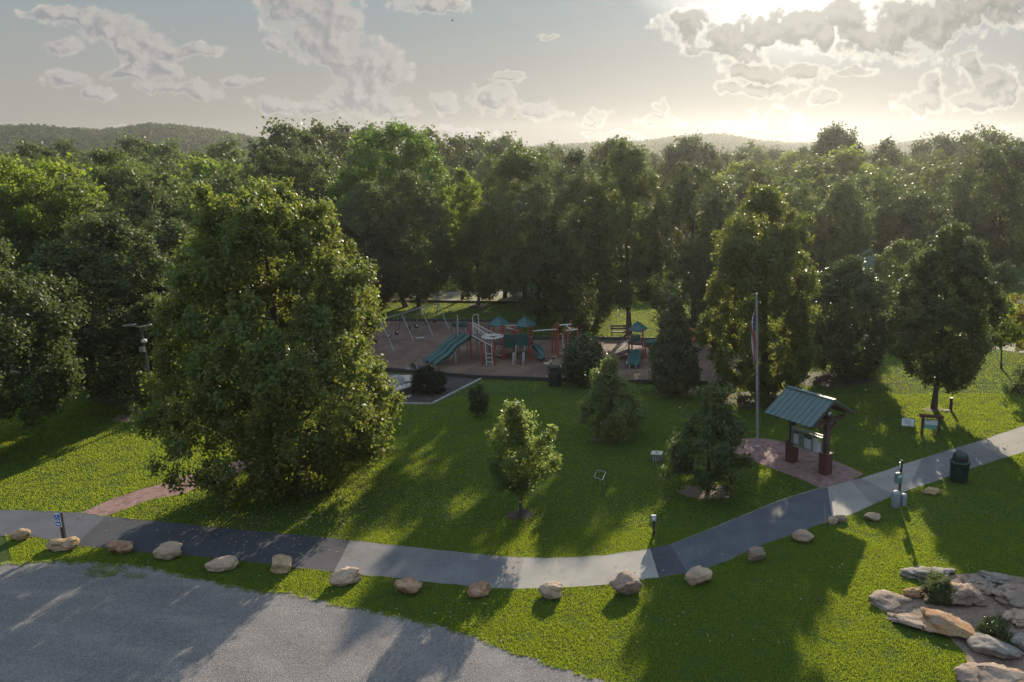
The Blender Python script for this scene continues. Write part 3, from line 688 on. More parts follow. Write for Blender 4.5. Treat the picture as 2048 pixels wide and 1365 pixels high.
# trees outside the frame whose shadows cross the lawn and the gravel are not shown; the wood behind is
# ------------------------------------------------------------------ the wood: individual trees, then one mass farther off
protos = []
for i, (lm, pf, wd, ht, lf) in enumerate([(L_DARK,'round',9.5,12,.42),(L_MID,'broad',10,12,.42),(L_DARK,'egg',8,13,.40),(L_BRIGHT,'round',8.5,11,.42),(L_MID,'column',7,13,.38),(L_YELLOW,'round',8,10.5,.40)]):
    protos.append((lm, pf, wd, ht, lf))
FG = 'trees of the wood behind the park'
LAB = ['dark green rounded tree in the wood behind the park', 'mid green spreading tree in the wood behind the park', 'dark egg shaped tree in the wood behind the park',
       'bright green tree in the wood behind the park', 'tall narrow green tree in the wood behind the park', 'yellow-green tree in the wood behind the park']
src = [None] * 6; WOOD = []
rf = random.Random(5)
def wood_tree(x, y, k, s):
    lm, pf, wd, ht, lf = protos[k]
    if src[k] is None:
        root = make_tree('woodland_tree', LAB[k], (x, y, 0), ht, wd, 1.0, pf, 11000, lf, lm, 300+k, FG, clump=.19, lobes=.3, shoots=.3)
        src[k] = root
    else:
        s0 = src[k]; root = s0.copy(); col.objects.link(root); root.location = (x, y, 0)
        for ch in list(s0.children):
            c = ch.copy(); col.objects.link(c); c.parent = root
    WOOD.append((root, x, y, k)); root.rotation_euler[2] = rf.random() * 6.28; root.scale = (s * (.92+.2*rf.random()), s * (.92+.2*rf.random()), s)
placed = []
cnt = 0
D = 66.0
while D < 172:
    step = 7.2 + D * .012
    x = -D * 1.0
    while x < D * .60:
        xx = x + (rf.random()-.5) * step * .8; yy_ = D + (rf.random()-.5) * step * .7
        x += step
        q = np.array([xx, yy_, 0]) - C0; px = CX + F*(q@CR)/(q@fw); py = 682.5 - F*(q@CU)/(q@fw)
        if px < -130 or px > 2180: continue
        # keep the open places the photograph shows
        if 800 < px < 1060 and yy_ < 97: continue
        if 560 < px <= 800 and yy_ < 80: continue
        if 1060 <= px < 1500 and yy_ < 86: continue
        if abs(xx - (-2.5 + .173 * (yy_ - 72))) < 4.6 and yy_ < 110: continue
        if abs(xx - (-19 + .173 * (yy_ - 72))) < 8.5 and yy_ < 116: continue
        if 1500 <= px < 1640 and yy_ < 80: continue
        if 1640 <= px < 1960 and yy_ < 96: continue
        if px >= 1960 and yy_ < 112: continue
        if px < 560 and yy_ < 70: continue
        k = rf.choices(range(6), [5,5,4,2.2,2.5,1.0])[0]
        hmax = 10.2 + 3.4*rf.random() + (yy_-70)*.008
        if px < 520: hmax = min(hmax, 13.3)
        s = hmax / protos[k][3]
        wood_tree(xx, yy_, k, s); cnt += 1
    D += step * .93
# a handful of taller ones on the skyline
for (px, top, Dd, k) in [(570,262,120,0),(640,263,135,0),(690,257,150,2),(735,266,160,0),(862,268,130,2),(905,285,140,0),(955,284,150,0),(1010,283,150,0),(60,296,150,0),(265,285,165,0),(330,292,160,1),(1780,286,150,2),(1875,281,165,0),(1985,268,150,1),(1930,279,160,0),(2045,290,140,0),(1500,296,165,1),(120,292,170,0),(450,287,170,1),(1100,297,165,1)]:
    p = PY(px, top, Dd); wood_tree(p[0], p[1], k, max(.6, p[2] / protos[k][3])); cnt += 1
ADJ = ['dark rounded tree', 'mid green spreading tree', 'dark egg shaped tree', 'bright green tree', 'tall narrow green tree', 'yellow-green tree']
SECT = [(130,'at the left edge'),(300,'above the left dark trees'),(480,'left above the huge maple'),(660,'right above the huge maple'),(900,'above the swings'),(1070,'above the triple slide'),(1240,'above the climbing posts'),(1400,'above the slide tower'),(1560,'above the flagpole'),(1720,'above the kiosk'),(1880,'above the park signs'),(9999,'at the right edge')]
ORD = ['first','second','third','fourth','fifth','sixth','seventh','eighth','ninth','tenth','eleventh','twelfth']
bag = {}
for root, x, y, k in WOOD:
    q = np.array([x, y, 0]) - C0; px = CX + F*(q@CR)/(q@fw)
    se = next(n for lim, n in SECT if px < lim); ro = 'near wood' if y < 100 else 'middle wood' if y < 132 else 'far wood'
    bag.setdefault((se, ro, k), []).append((px, root))
for (se, ro, k), L_ in bag.items():
    L_.sort(key=lambda a: a[0])
    for i, (px, root) in enumerate(L_):
        root['label'] = f'{ADJ[k]} of the {ro} {se}' + ('' if len(L_) == 1 else f', {ORD[min(i,11)]} from left')
print('wood trees', cnt)

def gn_instances(name, pts, src_ob, smin, smax, label=None, m=None):
    me = bpy.data.meshes.new(name); me.from_pydata([tuple(p) for p in pts], [], []); me.update()
    o = mk(name, me, m or L_DARK, None, 'stuff')
    o['label'] = label; o['category'] = 'forest'
    ng = bpy.data.node_groups.new(name, 'GeometryNodeTree')
    ng.interface.new_socket('Geometry', in_out='INPUT', socket_type='NodeSocketGeometry'); ng.interface.new_socket('Geometry', in_out='OUTPUT', socket_type='NodeSocketGeometry')
    N = ng.nodes; Lk = ng.links; a = N.new('NodeGroupInput'); z = N.new('NodeGroupOutput')
    ip = N.new('GeometryNodeInstanceOnPoints'); ob = N.new('GeometryNodeObjectInfo'); ob.inputs[0].default_value = src_ob
    rv = N.new('FunctionNodeRandomValue'); rv.data_type = 'FLOAT'; rv.inputs[2].default_value = smin; rv.inputs[3].default_value = smax
    rr = N.new('FunctionNodeRandomValue'); rr.data_type = 'FLOAT_VECTOR'; rr.inputs[0].default_value = (0, 0, 0); rr.inputs[1].default_value = (0, 0, 6.28)
    Lk.new(a.outputs[0], ip.inputs['Points']); Lk.new(ob.outputs['Geometry'], ip.inputs['Instance'])
    Lk.new(rv.outputs[1], ip.inputs['Scale']); Lk.new(rr.outputs[0], ip.inputs['Rotation']); Lk.new(ip.outputs[0], z.inputs[0])
    md = o.modifiers.new('scatter', 'NODES'); md.node_group = ng
    return o
def crown_of(k): return [c for c in src[k].children if c.name.startswith('crown')][0]
r_ = np.random.default_rng(3)
for k, frac in ((0, .38), (1, .37), (2, .25)):
    pts = []
    n = int(1900 * frac)
    while len(pts) < n:
        D = math.sqrt(r_.random() * (560**2 - 172**2) + 172**2); x = (r_.random() * 1.75 - 1.02) * D
        pts.append((x, D, 0))
    gn_instances('forest', pts, crown_of(k), .72, 1.0, 'mass of dark green treetops stretching to the hills', protos[k][0])

# hills with wooded slopes
def hill(name, ridge, Dr, Df):
    rf_ = interp(ridge); xs = np.linspace(ridge[0][0], ridge[-1][0], 50); mb = MB(); vs = []; NR = 12
    for px in xs:
        top = PY(px, rf_(px), Dr)
        zt = max(0, top[2] - 5)
        for j in range(NR):
            f = j / (NR - 1)
            if f <= .62:
                g_ = f / .62; y = Df + (Dr - Df) * g_; z = zt * (g_*g_*(3-2*g_))
            else:
                g_ = (f - .62) / .38; y = Dr + 110 * g_; z = zt * (1 - g_*g_)
            vs.append((top[0] * y / Dr, y, z - 1.0 + (0 if f < .98 else -2)))
    fs = [(i*NR+j, (i+1)*NR+j, (i+1)*NR+j+1, i*NR+j+1) for i in range(len(xs)-1) for j in range(NR-1)]
    mb.add(vs, fs, 0, True); o = mb.build(name, LAWN, None, 'structure')
    V = np.array(vs).reshape(len(xs), NR, 3); P = []
    n = int(len(xs) * 75)
    for _ in range(n):
        i = r_.integers(0, len(xs)-1); f = r_.random() * 8.4; j = int(f); a = r_.random(); b_ = f - j
        p = (V[i, j]*(1-a) + V[i+1, j]*a)*(1-b_) + (V[i, j+1]*(1-a) + V[i+1, j+1]*a)*b_
        P.append(tuple(p))
    return P
hp = hill('hills', [(-160,268),(0,259),(60,254),(130,262),(200,266),(300,254),(360,256),(420,264),(480,275),(560,290),(640,302)], 760, 470)
hp += hill('hills', [(1020,303),(1100,297),(1200,291),(1290,288),(1350,279),(1410,273),(1450,274),(1500,284),(1560,291),(1640,293),(1720,300)], 820, 500)
hp += hill('hills', [(1700,302),(1800,291),(1870,284),(1930,290),(2048,291),(2200,289)], 860, 560)
cs = crown_points(7.5, 7.5, 'round', 900, 5, clump=.3, lobes=.3)
me = leaves_mesh('crown', cs[0], cs[1], 1.1, L_DARK, 6)
hs = thing('hillside_tree', 'single far rounded tree at the foot of the left wooded hill', 'tree', (-420, 455, 0)); hso = mk('crown', me, L_DARK, hs)
tk = MB().tube([(-420,455,-.2),(-420,455,3),(-420,455,5)], [.3,.2,.08], 6).build('trunk', BARK, hs)
gn_instances('forest', hp, hso, .75, 1.25, 'continuous dark wood covering the distant hills')

# ------------------------------------------------------------------ boulders and the rock garden
import bmesh
from mathutils.geometry import normal as _nrm
def rock_mesh(name, w, d, h, seed, rough=.16, cuts=7, sub=4, sharp=.82, zflat=0.0):
    bm = bmesh.new(); bmesh.ops.create_icosphere(bm, subdivisions=sub, radius=1.0)
    r = random.Random(seed); off = Vector((r.random()*50, r.random()*50, r.random()*50))
    planes = []
    for _ in range(cuts):
        n = Vector((r.gauss(0,1), r.gauss(0,1), r.gauss(.2,.8))).normalized(); planes.append((n, sharp * (.82 + .26*r.random())))
    for v in bm.verts:
        p = v.co.copy()
        for n, dd_ in planes:
            e = p.dot(n) - dd_
            if e > 0: p -= n * e * .92
        k = -abs(mnoise.fractal(p * 3.1 + off, 1.0, 2.2, 4)) * rough * .8 + mnoise.fractal(p * 1.7 + off, 1.0, 2.2, 5) * rough + mnoise.fractal(p * 6 + off, 1.0, 2.1, 3) * rough * .3
        p += v.co.normalized() * k
        v.co = p
    xs = [v.co.x for v in bm.verts]; ys = [v.co.y for v in bm.verts]; zs = [v.co.z for v in bm.verts]
    for v in bm.verts:
        x = (v.co.x - (max(xs)+min(xs))/2) / (max(xs)-min(xs)) * w; y = (v.co.y - (max(ys)+min(ys))/2) / (max(ys)-min(ys)) * d
        z = (v.co.z - min(zs)) / (max(zs)-min(zs)); z = z ** (1 - zflat * .5) * h
        v.co = Vector((x, y, z - h * .16))
    me = bpy.data.meshes.new(name); bm.to_mesh(me); bm.free()
    for p in me.polygons: p.use_smooth = True
    return me
def boulder(px, by, wpx, hpx, m, seed, label, rz=0.0, name='boulder', group=None, dk=.72, hk=1.0, **kw):
    G = U(px, by - hpx * .30); s = F / ((G - C0) @ fw)
    if name == 'rock' and wpx > 30: wpx *= 1.22; hk *= .72
    w = wpx / s; h = hpx / s * .98 * hk / .84; d = w * dk
    me = rock_mesh(name, w, d, h, seed, **kw); o = mk(name, me, m); o.location = (G[0], G[1], 0); o.rotation_euler[2] = rz
    tag(o, label, 'boulder' if name == 'boulder' else 'rock', group); ORG[o.name] = G; return o
BG = 'boulders lined up beside the path'
for i, (px, by, wp, hp_, m, rz, lb, kw) in enumerate([
 (44,1084,36,22,ROCK_T,.2,'small yellowish boulder at the far left end of the row',{}),
 (129,1101,62,20,ROCK_T,-.2,'low flat cracked boulder at the foot of the blue sign post',dict(rough=.22)),
 (244,1111,52,25,ROCK_R,.3,'craggy white and rust boulder with a hollow on top',dict(rough=.3,cuts=10,sharp=.7)),
 (338,1123,55,28,ROCK_P,.1,'pale blocky boulder touching the edge of the gravel left',{}),
 (446,1143,63,24,ROCK_P,0,'smooth pale oval boulder lying long beside the gravel',dict(rough=.10,cuts=3)),
 (565,1149,53,29,ROCK_T,-.2,'angular tan boulder tapering towards its right foot',dict(cuts=11,sharp=.7)),
 (692,1173,62,28,ROCK_P,.3,'wedge shaped pale boulder right of the angular tan one',dict(cuts=9,sharp=.74)),
 (818,1191,58,28,ROCK_R,-.1,'squarish reddish boulder with a crack along its top',dict(cuts=9,sharp=.74)),
 (959,1199,48,29,ROCK_R,.4,'rounded rusty tan boulder in front of the brown path strip',dict(cuts=6)),
 (1101,1201,52,29,ROCK_P,-.2,'pale tan boulder with soft shadow below the bleached path stretch',dict(cuts=6)),
 (1252,1197,68,41,ROCK_B,.1,'largest boulder of the row with pale veins crossing its front',dict(cuts=10,sharp=.74,rough=.18)),
 (1397,1173,57,33,ROCK_P,.5,'pale two-lobed boulder at the end of the dark path patch',dict(rough=.2)),
 (1514,1128,37,27,ROCK_B,.2,'small round streaked boulder in deep shade below the path',dict(rough=.12)),
 (1606,1088,46,22,ROCK_P,-.4,'oval boulder with a dark hole in shade below the patched path',dict(rough=.14)),
 (1745,1044,34,15,ROCK_P,-.2,'small pinkish split boulder in sun near the post with bins',dict(cuts=8,sharp=.7)),
]):
    boulder(px, by, wp, hp_, m, 900+i, lb, rz, group=BG, **kw)
boulder(1665,1051,24,15,ROCK_P,931,'left half of the twin boulders near the path joint',.3,group=BG)
boulder(1682,1047,26,14,ROCK_B,932,'right half of the twin boulders near the path joint',-.3,group=BG)
boulder(1862,990,40,11,ROCK_T,933,'flat buff boulder sunk in grass beside the big trash can',.1,group=BG,rough=.2)
RG = 'rocks of the rock garden'
for i, (px, by, wp, hp_, m, rz, lb, kw) in enumerate([
 (1856,1157,96,20,ROCK_G,-.1,'long low grey slab at the upper edge of the rock garden',dict(rough=.35,cuts=12,sharp=.65,dk=.55)),
 (1782,1215,76,22,ROCK_B,-.5,'broad brown slab at the left tip of the rock garden',dict(rough=.2,cuts=12,sharp=.6,dk=.8)),
 (1822,1254,86,20,ROCK_B,-.55,'long brown slab along the lower left rim of the rock garden',dict(rough=.2,cuts=12,sharp=.6,dk=.42)),
 (1826,1200,36,26,ROCK_O,.2,'small crumbly ochre rock behind the left slab',dict(rough=.35,cuts=5)),
 (1929,1222,62,52,ROCK_B,.3,'tall upright brown rock in the middle of the rock garden',dict(rough=.25,cuts=12,sharp=.68,dk=.7)),
 (1905,1188,44,20,ROCK_R,.2,'small brown rock leaning on the tall upright one',dict(cuts=9,sharp=.7)),
 (1985,1174,54,28,ROCK_G,-.2,'dark grey lumpy rock at the back of the rock garden',dict(rough=.35,cuts=10,sharp=.7)),
 (1962,1180,58,20,ROCK_B,.1,'low brown rock between the upright and the dark grey rocks',dict(rough=.3,cuts=9,sharp=.7,dk=1.1)),
 (2028,1212,84,34,ROCK_B,-.3,'wide brown rocky mass at the right edge of the photograph',dict(rough=.35,cuts=12,sharp=.7,dk=1.0)),
 (2044,1246,70,26,ROCK_P,.1,'rough pale rock below the wide brown mass at right',dict(rough=.3,cuts=12,sharp=.66,dk=.8)),
 (1902,1272,100,40,ROCK_O,-.3,'big slab with orange flat top and grey sides',dict(rough=.16,cuts=14,sharp=.6,dk=.72)),
 (1988,1318,88,42,ROCK_G,-.55,'smooth long grey boulder tilted towards the lower right',dict(rough=.12,cuts=9,sharp=.68,dk=.55)),
 (2052,1308,54,40,ROCK_G,.2,'pale grey rock cut by the right edge of the photograph',dict(rough=.2,cuts=8)),
 (1990,1372,130,34,ROCK_B,-.2,'wide flat rust brown slab at the bottom right corner',dict(rough=.16,cuts=14,sharp=.55,dk=.7)),
 (2048,1385,90,30,ROCK_R,.3,'flat brown slab cut by the bottom right corner',dict(rough=.2,cuts=14,sharp=.55,dk=.8)),
 (1838,1243,18,8,ROCK_P,.3,'tiny pale stone beside the orange topped slab',dict(rough=.2)),
 (1848,1256,22,9,ROCK_B,-.3,'tiny brown stone in front of the orange topped slab',dict(rough=.2)),
]):
    boulder(px, by, wp, hp_, m, 960+i, lb, rz, name='rock', group=RG, **kw)
def shrub(name, label, px, by, wpx, hpx, n, leaf, lm, seed, prof='round', cat='shrub', sy=1.0, **kw):
    G = U(px, by - hpx*.25); s = F / ((G - C0) @ fw); W = wpx / s; Hh = hpx / s * 1.0
    root = thing(name, label, cat, (G[0], G[1], 0))
    p, nr, cen = crown_points(W, Hh, prof, n, seed, leaf=leaf, **kw); p[:, 1] *= sy; p[:, 2] = np.maximum(p[:, 2], .02)
    mk('foliage', leaves_mesh('foliage', p, nr, leaf, lm, seed), lm, root)
    m = MB(); r = random.Random(seed)
    for _ in range(5): m.tube([G, G + np.array([r.gauss(0,.12)*W, r.gauss(0,.1)*W, Hh*.7])], [.03, .008], 5)
    m.build('stem', BARK, root); return root
DOME = [(0,.85),(.2,1),(.5,.92),(.75,.7),(.92,.4),(1,.15)]
shrub('shrub', 'low dense dark green shrub inside the rock garden', 1879,1208,66,34,16000,.05,L_DARK,401,DOME,clump=.22,sy=.8)
shrub('shrub', 'spreading blue-green ground shrub right of the orange topped slab', 1990,1282,72,30,9000,.05,L_GLOSSY,402,DOME,clump=.25,sy=1.1,gap=.2)
shrub('shrub', 'low green tuft behind the ochre rock', 1872,1168,56,12,4000,.05,L_MID,405,DOME,clump=.3)
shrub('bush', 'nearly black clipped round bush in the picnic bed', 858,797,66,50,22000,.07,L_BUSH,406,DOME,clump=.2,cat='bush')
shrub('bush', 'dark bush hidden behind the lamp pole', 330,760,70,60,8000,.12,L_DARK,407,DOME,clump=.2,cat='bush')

# ------------------------------------------------------------------ kiosk
def pln(px, py, p0, nn):
    d = ray(px, py); return C0 + d * (((p0 - C0) @ nn) / (d @ nn))
KA, KB = U(1583, 923), U(1650, 948); ke = (KB - KA) / np.linalg.norm(KB - KA); kn = np.array([-ke[1], ke[0], 0]); kz = np.array([0, 0, 1.])
kl = np.linalg.norm(KB - KA)
KI = thing('information_kiosk', 'timber notice kiosk with green metal gable roof on the brick plaza', 'kiosk', tuple((KA + KB) / 2))
def K(s, t_, z): return KA + ke * s + kn * t_ + kz * z
ME = (ke, kn, kz)
for P in (KA, KB):
    MB().box(P + kz*.52, (.46, .46, 1.04), M=ME).box(P + kz*1.055, (.52,.52,.03), M=ME).build('pillar_base', KBASE, KI, bevel=.01)
    MB().box(P + kz*1.9, (.24, .24, 1.66), M=ME).build('post', KWOOD, KI, bevel=.008)
zr, ze, s0_, s1_ = 3.70, 2.76, -.42, kl + .36; hw = 1.62
for sg in (-1, 1):
    m = MB(); d = np.array([0, 0, 0.]) + kn * sg * hw + kz * (ze - zr); L = np.linalg.norm(d); dn = d / L; nn = np.cross(ke, dn) * (1 if sg < 0 else -1)
    nn = nn if nn[2] > 0 else -nn
    cen = K((s0_ + s1_)/2, 0, zr) + d/2
    m.box(cen + nn*.02, (s1_ - s0_, L, .03), M=(ke, dn, nn))
    n = 9
    for i in range(n + 1):
        s_ = s0_ + .02 + (s1_ - s0_ - .04) * i / n
        m.box(K(s_, 0, zr) + d/2 + nn*.048, (.03, L - .004, .034), M=(ke, dn, nn))
    m.build('roof_panel', ROOFG, KI)
MB().box(K((s0_+s1_)/2, 0, zr + .065), (s1_-s0_+.02, .22, .03), M=ME).build('ridge_cap', ROOFG, KI)
m = MB()
for s_ in (s0_ + .05, 0, kl, s1_ - .05):
    for sg in (-1, 1): m.bar(K(s_, sg*.02, zr - .08), K(s_, sg*(hw-.08), ze - .03), .08, .12)
m.build('rafters', KWOOD, KI)
m = MB(); m.bar(K(s0_+.1, 0, 2.78), K(s1_-.1, 0, 2.78), .16, .18)
for t_ in (-1.1, 1.1): m.bar(K(s0_+.1, t_, 2.92), K(s1_-.1, t_, 2.92), .12, .12)
m.build('ridge_beams', KWOOD, KI)
for s_ in (0, kl):
    m = MB(); m.bar(K(s_, -1.25, 2.62), K(s_, 1.25, 2.62), .14, .17); m.bar(K(s_, 0, 2.7), K(s_, 0, 3.55), .14, .14)
    for sg in (-1, 1): m.bar(K(s_, sg*.10, 2.0), K(s_, sg*.72, 2.56), .09, .10)
    m.build('truss', KWOOD, KI)
gp_ = MB().box(K(kl+.10, 0, 3.02), (.03, .30, .22), M=ME).build('gable_plaque', PAPERD, KI)
m = MB(); m.box(K(kl+.118, 0, 3.02), (.004, .24, .04), M=ME).box(K(kl+.118, 0, 3.08), (.004, .2, .03), M=ME).build('lettering', PAPER, gp_)
# notice board between the posts
p0 = KA - kn * .16
TL, TR, BL, BR = [pln(x, y, p0, kn) for x, y in ((1587,856),(1645,875),(1588,892),(1643,911))]
zt = (TL[2] + TR[2])/2; zb_ = (BL[2] + BR[2])/2; sa, sb = .16, kl - .12
hh = zt - zb_; sm_ = (sa + sb)/2; lw = sb - sa
bd = MB().box(K(sm_, -.16, zb_ + hh/2), (lw, .07, hh), M=ME).build('notice_board', BOARDG, KI)
m = MB()
for z in (zb_ + .03, zt - .03): m.box(K(sm_, -.20, z), (lw + .06, .05, .06), M=ME)
for s_ in (sa + .0, sb - .0, sa + lw*.36, sa + lw*.69): m.box(K(s_, -.203, (zb_+zt)/2), (.05, .05, hh - .1), M=ME)
m.build('frame', ALU, bd)
m = MB()
for j in range(2): m.box(K(sm_, -.22 + j*.09, zt + .06 + j*.02), (lw + .04, .05, .035), M=ME)
m.build('light_strip', WHITE, KI)
def pap(s_, z, w_, h_, mt, nm='notice', k=0): return MB().box(K(sa + lw*s_, -.198 - k*.004, zb_ + hh*z), (lw*w_, .004, hh*h_), M=ME).build(nm, mt, bd)
pap(.13,.45,.15,.52,PAPER); pap(.13,.80,.17,.14,PAPERD); pap(.52,.80,.24,.26,PAPERD); pap(.58,.38,.13,.52,PAPER); pap(.46,.40,.09,.54,PAPER)
pap(.79,.46,.13,.76,PAPER); pap(.92,.40,.12,.62,PAPER); pap(.92,.84,.12,.18,PAPERY)
m = MB()
for i in range(7): m.box(K(sa+lw*.455, -.2035, zb_+hh*(.20+.065*i)), (lw*.055, .004, hh*.026), M=ME)
for i in range(9): m.box(K(sa+lw*.13, -.2035, zb_+hh*(.24+.048*i)), (lw*.11, .003, hh*.010), M=ME)
for i in range(9): m.box(K(sa+lw*.58, -.2035, zb_+hh*(.16+.048*i)), (lw*.09, .003, hh*.010), M=ME)
for i in range(12): m.box(K(sa+lw*.79, -.2035, zb_+hh*(.14+.055*i)), (lw*.09, .003, hh*.009), M=ME)
m.build('print', INK, bd)

# ------------------------------------------------------------------ flagpole with a limp flag
G = U(1515, 893); top = PY(1513, 592, G[1]); top[0] = top[0] + .0
FP = thing('flagpole', 'tall grey metal flagpole standing at the left end of the brick plaza', 'flagpole', tuple(G))
MB().tube([G, G + (top-G)*.5, top], [.075, .062, .035], 14).build('pole', POLE, FP)
m = MB(); m.lathe(top, [(0.001,.0),(.04,.01),(.07,.06),(.07,.10),(.04,.15),(.001,.17)], 12); m.build('finial', ALU, FP)
m = MB(); m.lathe(G, [(.13,0),(.13,.03),(.09,.07),(.078,.10)], 14); m.build('base_collar', ALU, FP)
MB().tube([G+np.array([.10,-.05,1.3]), G+(top-G)*.98+np.array([.05,-.04,0])], .008, 5).build('halyard', ALU, FP)
# flag: hoist along the pole, cloth hanging in folds
zt_ = PY(1510, 612, G[1])[2]; zb2 = PY(1508, 722, G[1])[2]
m = MB(); nu, nv = 14, 40; vs = []; mi = []
for j in range(nv + 1):
    f = j / nv; z = zt_ + (zb2 - zt_) * f; hx = G[0] + (top[0]-G[0]) * z / top[2]
    wid = .05 + .30 * math.sin(min(1, f*1.5) * math.pi * .5) * (1 - max(0, f-.55)*1.75)
    for i in range(nu + 1):
        g_ = i / nu
        vs.append((hx - .05 - wid * g_ * (.8 + .2*math.sin(f*9)), G[1] - .02 + .13 * math.sin(g_*13 + f*3.1) * (1-.4*g_), z - .16*g_ + .03*math.sin(g_*10)))
fs = []
for j in range(nv):
    for i in range(nu):
        fs.append((j*(nu+1)+i, j*(nu+1)+i+1, (j+1)*(nu+1)+i+1, (j+1)*(nu+1)+i))
        f = j / nv; g_ = i / nu
        if f < .42 and g_ < .62 - .4*max(0, f-.2): mi.append(2 if (i*7 + j*3) % 9 else 1)
        else: mi.append(0 if int((g_*4.6 + f*4.2)) % 2 else 1)
b0 = len(m.v); m.add(vs, fs, 0, True); m.m = mi
me = bpy.data.meshes.new('flag'); me.from_pydata([tuple(np.array(p) - np.array([G[0], G[1], zt_])) for p in m.v], [], m.f)
me.polygons.foreach_set('material_index', mi); me.polygons.foreach_set('use_smooth', [True]*len(mi)); me.update()
fo = mk('flag', me, [FRED, FWHT, FBLU]); fo.location = (G[0], G[1], zt_); sol = fo.modifiers.new('thick', 'SOLIDIFY'); sol.thickness = .006
tag(fo, 'red white and blue striped flag hanging limp from the grey flagpole', 'flag')

# ------------------------------------------------------------------ trash cans
def scale_at(G): return F / ((np.array(G) - C0) @ fw)
G = U(1917, 962); TC = thing('trash_can', 'dark green domed trash can beside the path at right', 'trash can', tuple(G))
m = MB(); m.lathe(G, [(.001,.04),(.36,.04),(.37,.10),(.40,.90),(.385,.90),(.34,.12)], 28); m.build('liner', CANG, TC)
m = MB()
for i in range(30):
    a = 2*math.pi*i/30; d = np.array([math.cos(a), math.sin(a), 0]); m.bar(G + d*.385 + kz*.03, G + d*.425 + kz*.92, .055, .012, up=tuple(d))
m.build('slats', CANG, TC)
m = MB(); m.lathe(G, [(.40,.90),(.455,.90),(.46,.96),(.44,1.0),(.33,1.0)], 28); m.build('rim', CANG, TC)
m = MB(); m.lathe(G, [(.35,.99),(.345,1.18),(.33,1.28),(.26,1.38),(.15,1.44),(.001,1.46)], 28)
dm = m.build('dome_lid', CANG, TC)
m = MB(); m.box(G + np.array([0,-.325,1.14]), (.34,.05,.20)); m.build('opening', BLACKP, dm, bevel=.02)
G = U(1110, 771); TC2 = thing('trash_can', 'dark trash can with square lid at the playground edge', 'trash can', tuple(G)); s = scale_at(G)
m = MB(); m.lathe(G, [(.001,.02),(.36,.02),(.40,.05),(.42,.86),(.38,.90),(.001,.90)], 24); m.build('body', CANG, TC2)
m = MB()
for i in range(24):
    a = 2*math.pi*i/24; d = np.array([math.cos(a), math.sin(a), 0]); m.bar(G + d*.40 + kz*.03, G + d*.43 + kz*.86, .06, .012, up=tuple(d))
m.build('slats', CANG, TC2)
m = MB(); m.box(G + kz*.94, (.74,.74,.08)); m.box(G + kz*1.14, (.58,.58,.32)); ld_ = m.build('lid', CANG, TC2, bevel=.04)
MB().box(G + np.array([0,-.295,1.14]), (.42,.012,.18)).build('opening', BLACKP, ld_)

# ------------------------------------------------------------------ path post with sign, dispenser; bins at its foot
G = U(1797, 1012); DP = thing('path_post', 'thin brown post with small sign and bag box beside the path', 'sign post', tuple(G))
MB().box(G + kz*1.05, (.09,.09,2.1)).build('post', KWOOD, DP)
MB().box(G + np.array([-.06,-.06,1.88]), (.26,.02,.34), rz=.9).build('sign_plate', ALU, DP); sp_ = [c for c in DP.children if c.name.startswith('sign_plate')][0]
MB().box(G + np.array([-.06,-.073,1.88]), (.20,.006,.26), rz=.9).build('sign_face', SIGNP, sp_)
dpb = MB().box(G + np.array([-.10,-.04,1.32]), (.30,.16,.46), rz=.25).build('bag_dispenser', simple('dispenser_green', (.10,.17,.16), (.13,.2,.19), 4, .5), DP, bevel=.02)
MB().box(G + np.array([-.06,-.115,1.40]), (.18,.01,.12), rz=.25).build('label_plate', SIGNP, dpb)
G2 = G + np.array([-.17, -.10, 0]); m = MB(); m.lathe(G2, [(.17,0),(.19,.05),(.20,.62),(.17,.70),(.08,.74),(.001,.745)], 18)
root_only(m, 'waste_bin', GREYBIN, G2, 'grey rounded bin at the foot of the brown path post, left', 'bin')
G3 = G + np.array([.20, -.02, 0]); m = MB(); m.lathe(G3, [(.12,0),(.13,.05),(.135,.48),(.10,.55),(.001,.56)], 16)
root_only(m, 'stone_post', GREYBIN, G3, 'short grey stub right behind the bin at the brown path post', 'stub')

# small numbered marker by the path
G = U(1308, 1070); MK = thing('marker_post', 'short dark marker post with pale square head beside the path', 'marker', tuple(G))
MB().box(G + kz*.33, (.11,.11,.66)).build('post', DPOST, MK); MB().box(G + np.array([0,-.02,.74]), (.20,.12,.24)).build('head', GREYBIN, MK, bevel=.01)
MB().box(G + np.array([0,-.083,.75]), (.13,.006,.15)).build('number_plate', SIGNP, MK)
# marker beside the sunlit maple trunk
G = U(1901, 821); m = thing('marker_post', 'thin dark marker post with pale slanted top near the dark maple', 'marker', tuple(G))
MB().box(G + kz*.36, (.14,.14,.72)).build('post', KWOOD, m); MB().box(G + kz*.745, (.17,.17,.05)).build('cap', ALU, m)
MB().box(G + np.array([-.3,-.12,.03]), (.42,.25,.06)).build('foot_slab', CONC, m)
